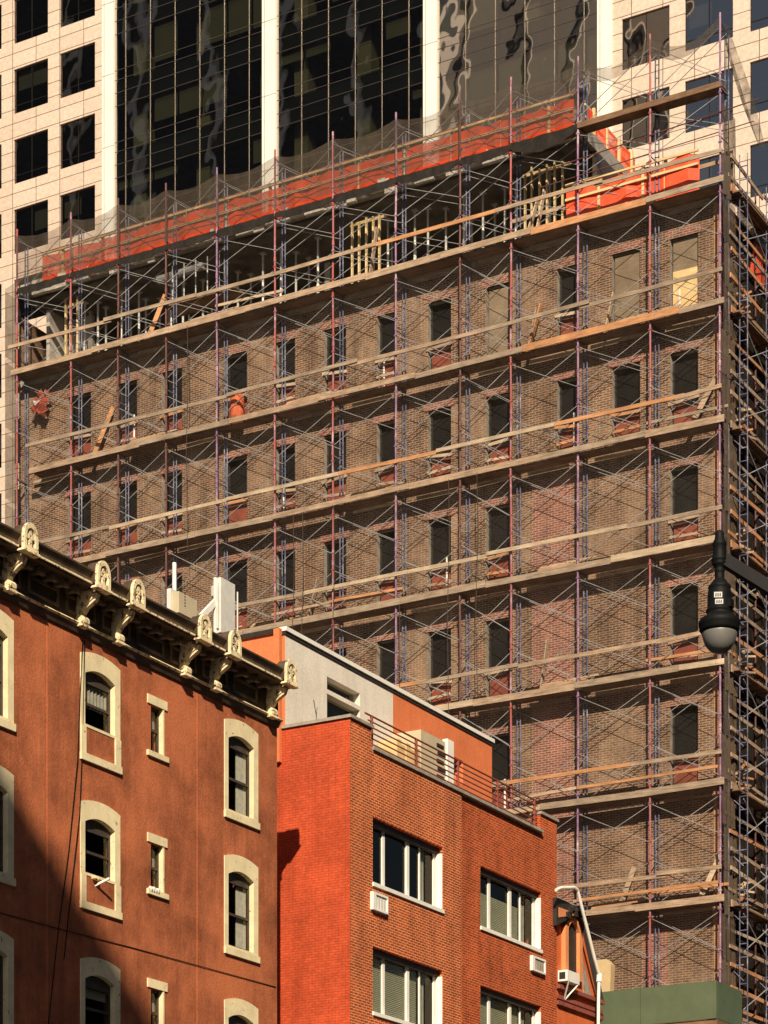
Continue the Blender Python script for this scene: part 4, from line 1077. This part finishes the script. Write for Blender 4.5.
part('globe', lamp, M['globe'], lambda m: m.lathe(lx, ly, [(a * k, lz(b)) for a, b in ((17.8, 630), (17.5, 635), (16.2, 640), (14.2, 645), (11.2, 649), (7.5, 651.8), (3.5, 653), (1, 653.2))], 28), True)
pe = Vector((lx, ly, lz(557))) + rt * (1.45)
part('arm', lamp, M['black'], lambda m: (m.beam(Vector((lx, ly, lz(560))) + rt * .04, Vector((lx, ly, lz(560))) + rt * .75 + Vector((0, 0, -.44)), .09, .105), m.beam(Vector((lx, ly, lz(560))) + rt * .72 + Vector((0, 0, -.42)), Vector((lx, ly, 7.6)) + rt * 1.6, .10, .12)))
pb = Vector((lx, ly, 0)) + rt * 1.66
part('pole', lamp, M['black'], lambda m: m.lathe(pb.x, pb.y, [(.22, .13), (.2, .6), (.12, .9), (.09, 7.), (.085, 8.2), (.03, 8.4)], 16), True)
part('photocell', lamp, M['black'], lambda m: m.box(lx + .095, lx + .13, ly - .06, ly + .02, lz(610), lz(602)))
fw = Vector((S, -C, 0)) ; st = MB(); 
for b0, b1, a0_, a1_ in ((596, 601.5, -7, 1), (603, 608, -6, 2)):
    cc = Vector((lx, ly, 0)) + fw * (12.6 * k)
    p0, p1 = cc + rt * (a0_ * k) - fw * .006, cc + rt * (a1_ * k) - fw * .001
    st.quad([(p0.x, p0.y, lz(b1)), (p1.x, p1.y, lz(b1)), (p1.x, p1.y, lz(b0)), (p0.x, p0.y, lz(b0))], 0)
    for q in range(3):
        s0 = cc + fw * .004 + rt * ((a0_ + 1.2 + q * 2.1) * k); s1 = s0 + rt * (1.2 * k)
        st.quad([(s0.x, s0.y, lz(b1 - 1.4)), (s1.x, s1.y, lz(b1 - 1.4)), (s1.x, s1.y, lz(b0 + 1.4)), (s0.x, s0.y, lz(b0 + 1.4))], 1)
st.build('sticker', [M['sticker'], M['dark_metal']], lamp)

# ------------------------------------------------------------------ unseen buildings: one shades the tenement, others added for tower reflections and less skylight
o = thing('apartment_block', (11, -45, 0), 'plain brown apartment block across the street behind the viewer', 'building')
part('wall', o, M['off_stone'], lambda m: (m.quad([(5, -60, 65.24), (16.5, -60, 65.24), (16.5, -27.66, 65.24), (5, -26.0, 65.24)]), m.quad([(5, -26.0, 0), (16.5, -27.66, 0), (16.5, -27.66, 65.24), (5, -26.0, 65.24)]), m.quad([(5, -60, 0), (5, -26.0, 0), (5, -26.0, 65.24), (5, -60, 65.24)]), m.quad([(16.5, -60, 0), (16.5, -27.66, 0), (16.5, -27.66, 65.24), (16.5, -60, 65.24)]), m.quad([(5, -60, 0), (16.5, -60, 0), (16.5, -60, 65.24), (5, -60, 65.24)])))
o = thing('reflected_block', (-150, 20, 0), 'unseen dark block with pale piers added to mirror in the tower glass', 'building')
part('wall', o, M['off_grey'], lambda m: m.box(-210, -97, -20, 30, 0, 150))  # added so the glass bays reflect a dark mass
part('side_piers', o, M['off_pier'], lambda m: [m.box(-97.05, -96.5, -18 + i * 11, -17.5 + i * 11, 0, 150) for i in range(5)])  # piers added to give light squiggles in the tower glass
part('pale_piers', o, M['off_pier'], lambda m: ([m.box(-210 + i * 7.5, -209.2 + i * 7.5, 30, 30.6, 0, 150) for i in range(15)], [m.box(-98, -96.5, 29.5, 31, 0, 150)]))
for v0, v1, hh, lab in ((2, 34, 44, 'brown'), (34.2, 70, 49, 'dull red'), (70.2, 120, 46, 'dark grey')):  # unseen row added to block skylight and deepen the shadows
    o = thing('row_building', (22, (v0 + v1) / 2, 0), lab + ' walk up building added across the street out of view to block skylight', 'building')
    part('wall', o, {'brown': M['off_stone'], 'dull red': M['off_red'], 'dark grey': M['roof_dark']}[lab], lambda m: m.box(9, 36, v0, v1, 0, hh))
    for fz in range(3, int(hh) - 3, 4):
        part('window_band', o, M['dark'], lambda m: m.box(8.95, 9.0, v0 + 1, v1 - 1, fz, fz + 1.8))
# ------------------------------------------------------------------ light
sd = Vector((-.60, 1, -.74)).normalized()
sun = bpy.data.lights.new('sun', 'SUN'); sun.energy = 4.9; sun.angle = R(.5); sun.color = (1, .86, .66)
so = bpy.data.objects.new('sun', sun); col.objects.link(so); so.rotation_euler = sd.to_track_quat('-Z', 'Y').to_euler()
so.location = (20, -40, 60)
w = bpy.data.worlds.new('World'); scene.world = w; w.use_nodes = True
nt = w.node_tree; bg = nt.nodes['Background']
sky = nt.nodes.new('ShaderNodeTexSky'); sky.sky_type = 'NISHITA'; sky.sun_disc = False
sky.sun_elevation = math.asin(-sd.z)
sky.sun_rotation = math.atan2(-sd.x, -sd.y)
nt.links.new(sky.outputs[0], bg.inputs[0]); bg.inputs[1].default_value = .05

# ------------------------------------------------------------------ camera
cam = bpy.data.cameras.new('camera'); co = bpy.data.objects.new('camera', cam); col.objects.link(co)
co.location = (0, 0, CAMZ); co.rotation_euler = (R(90), 0, R(29.77))
cam.sensor_fit = 'HORIZONTAL'; cam.sensor_width = 36; cam.lens = F / 768 * 36
cam.shift_y = (HZ - 512) / 768; cam.clip_end = 6000; cam.clip_start = .1
scene.camera = co
scene.view_settings.view_transform = 'Standard'; scene.view_settings.look = 'None'
scene.view_settings.exposure = .5; scene.view_settings.gamma = 1
scene.render.engine = 'CYCLES'
scene.cycles.max_bounces = 8; scene.cycles.transparent_max_bounces = 24
scene.cycles.use_denoising = True
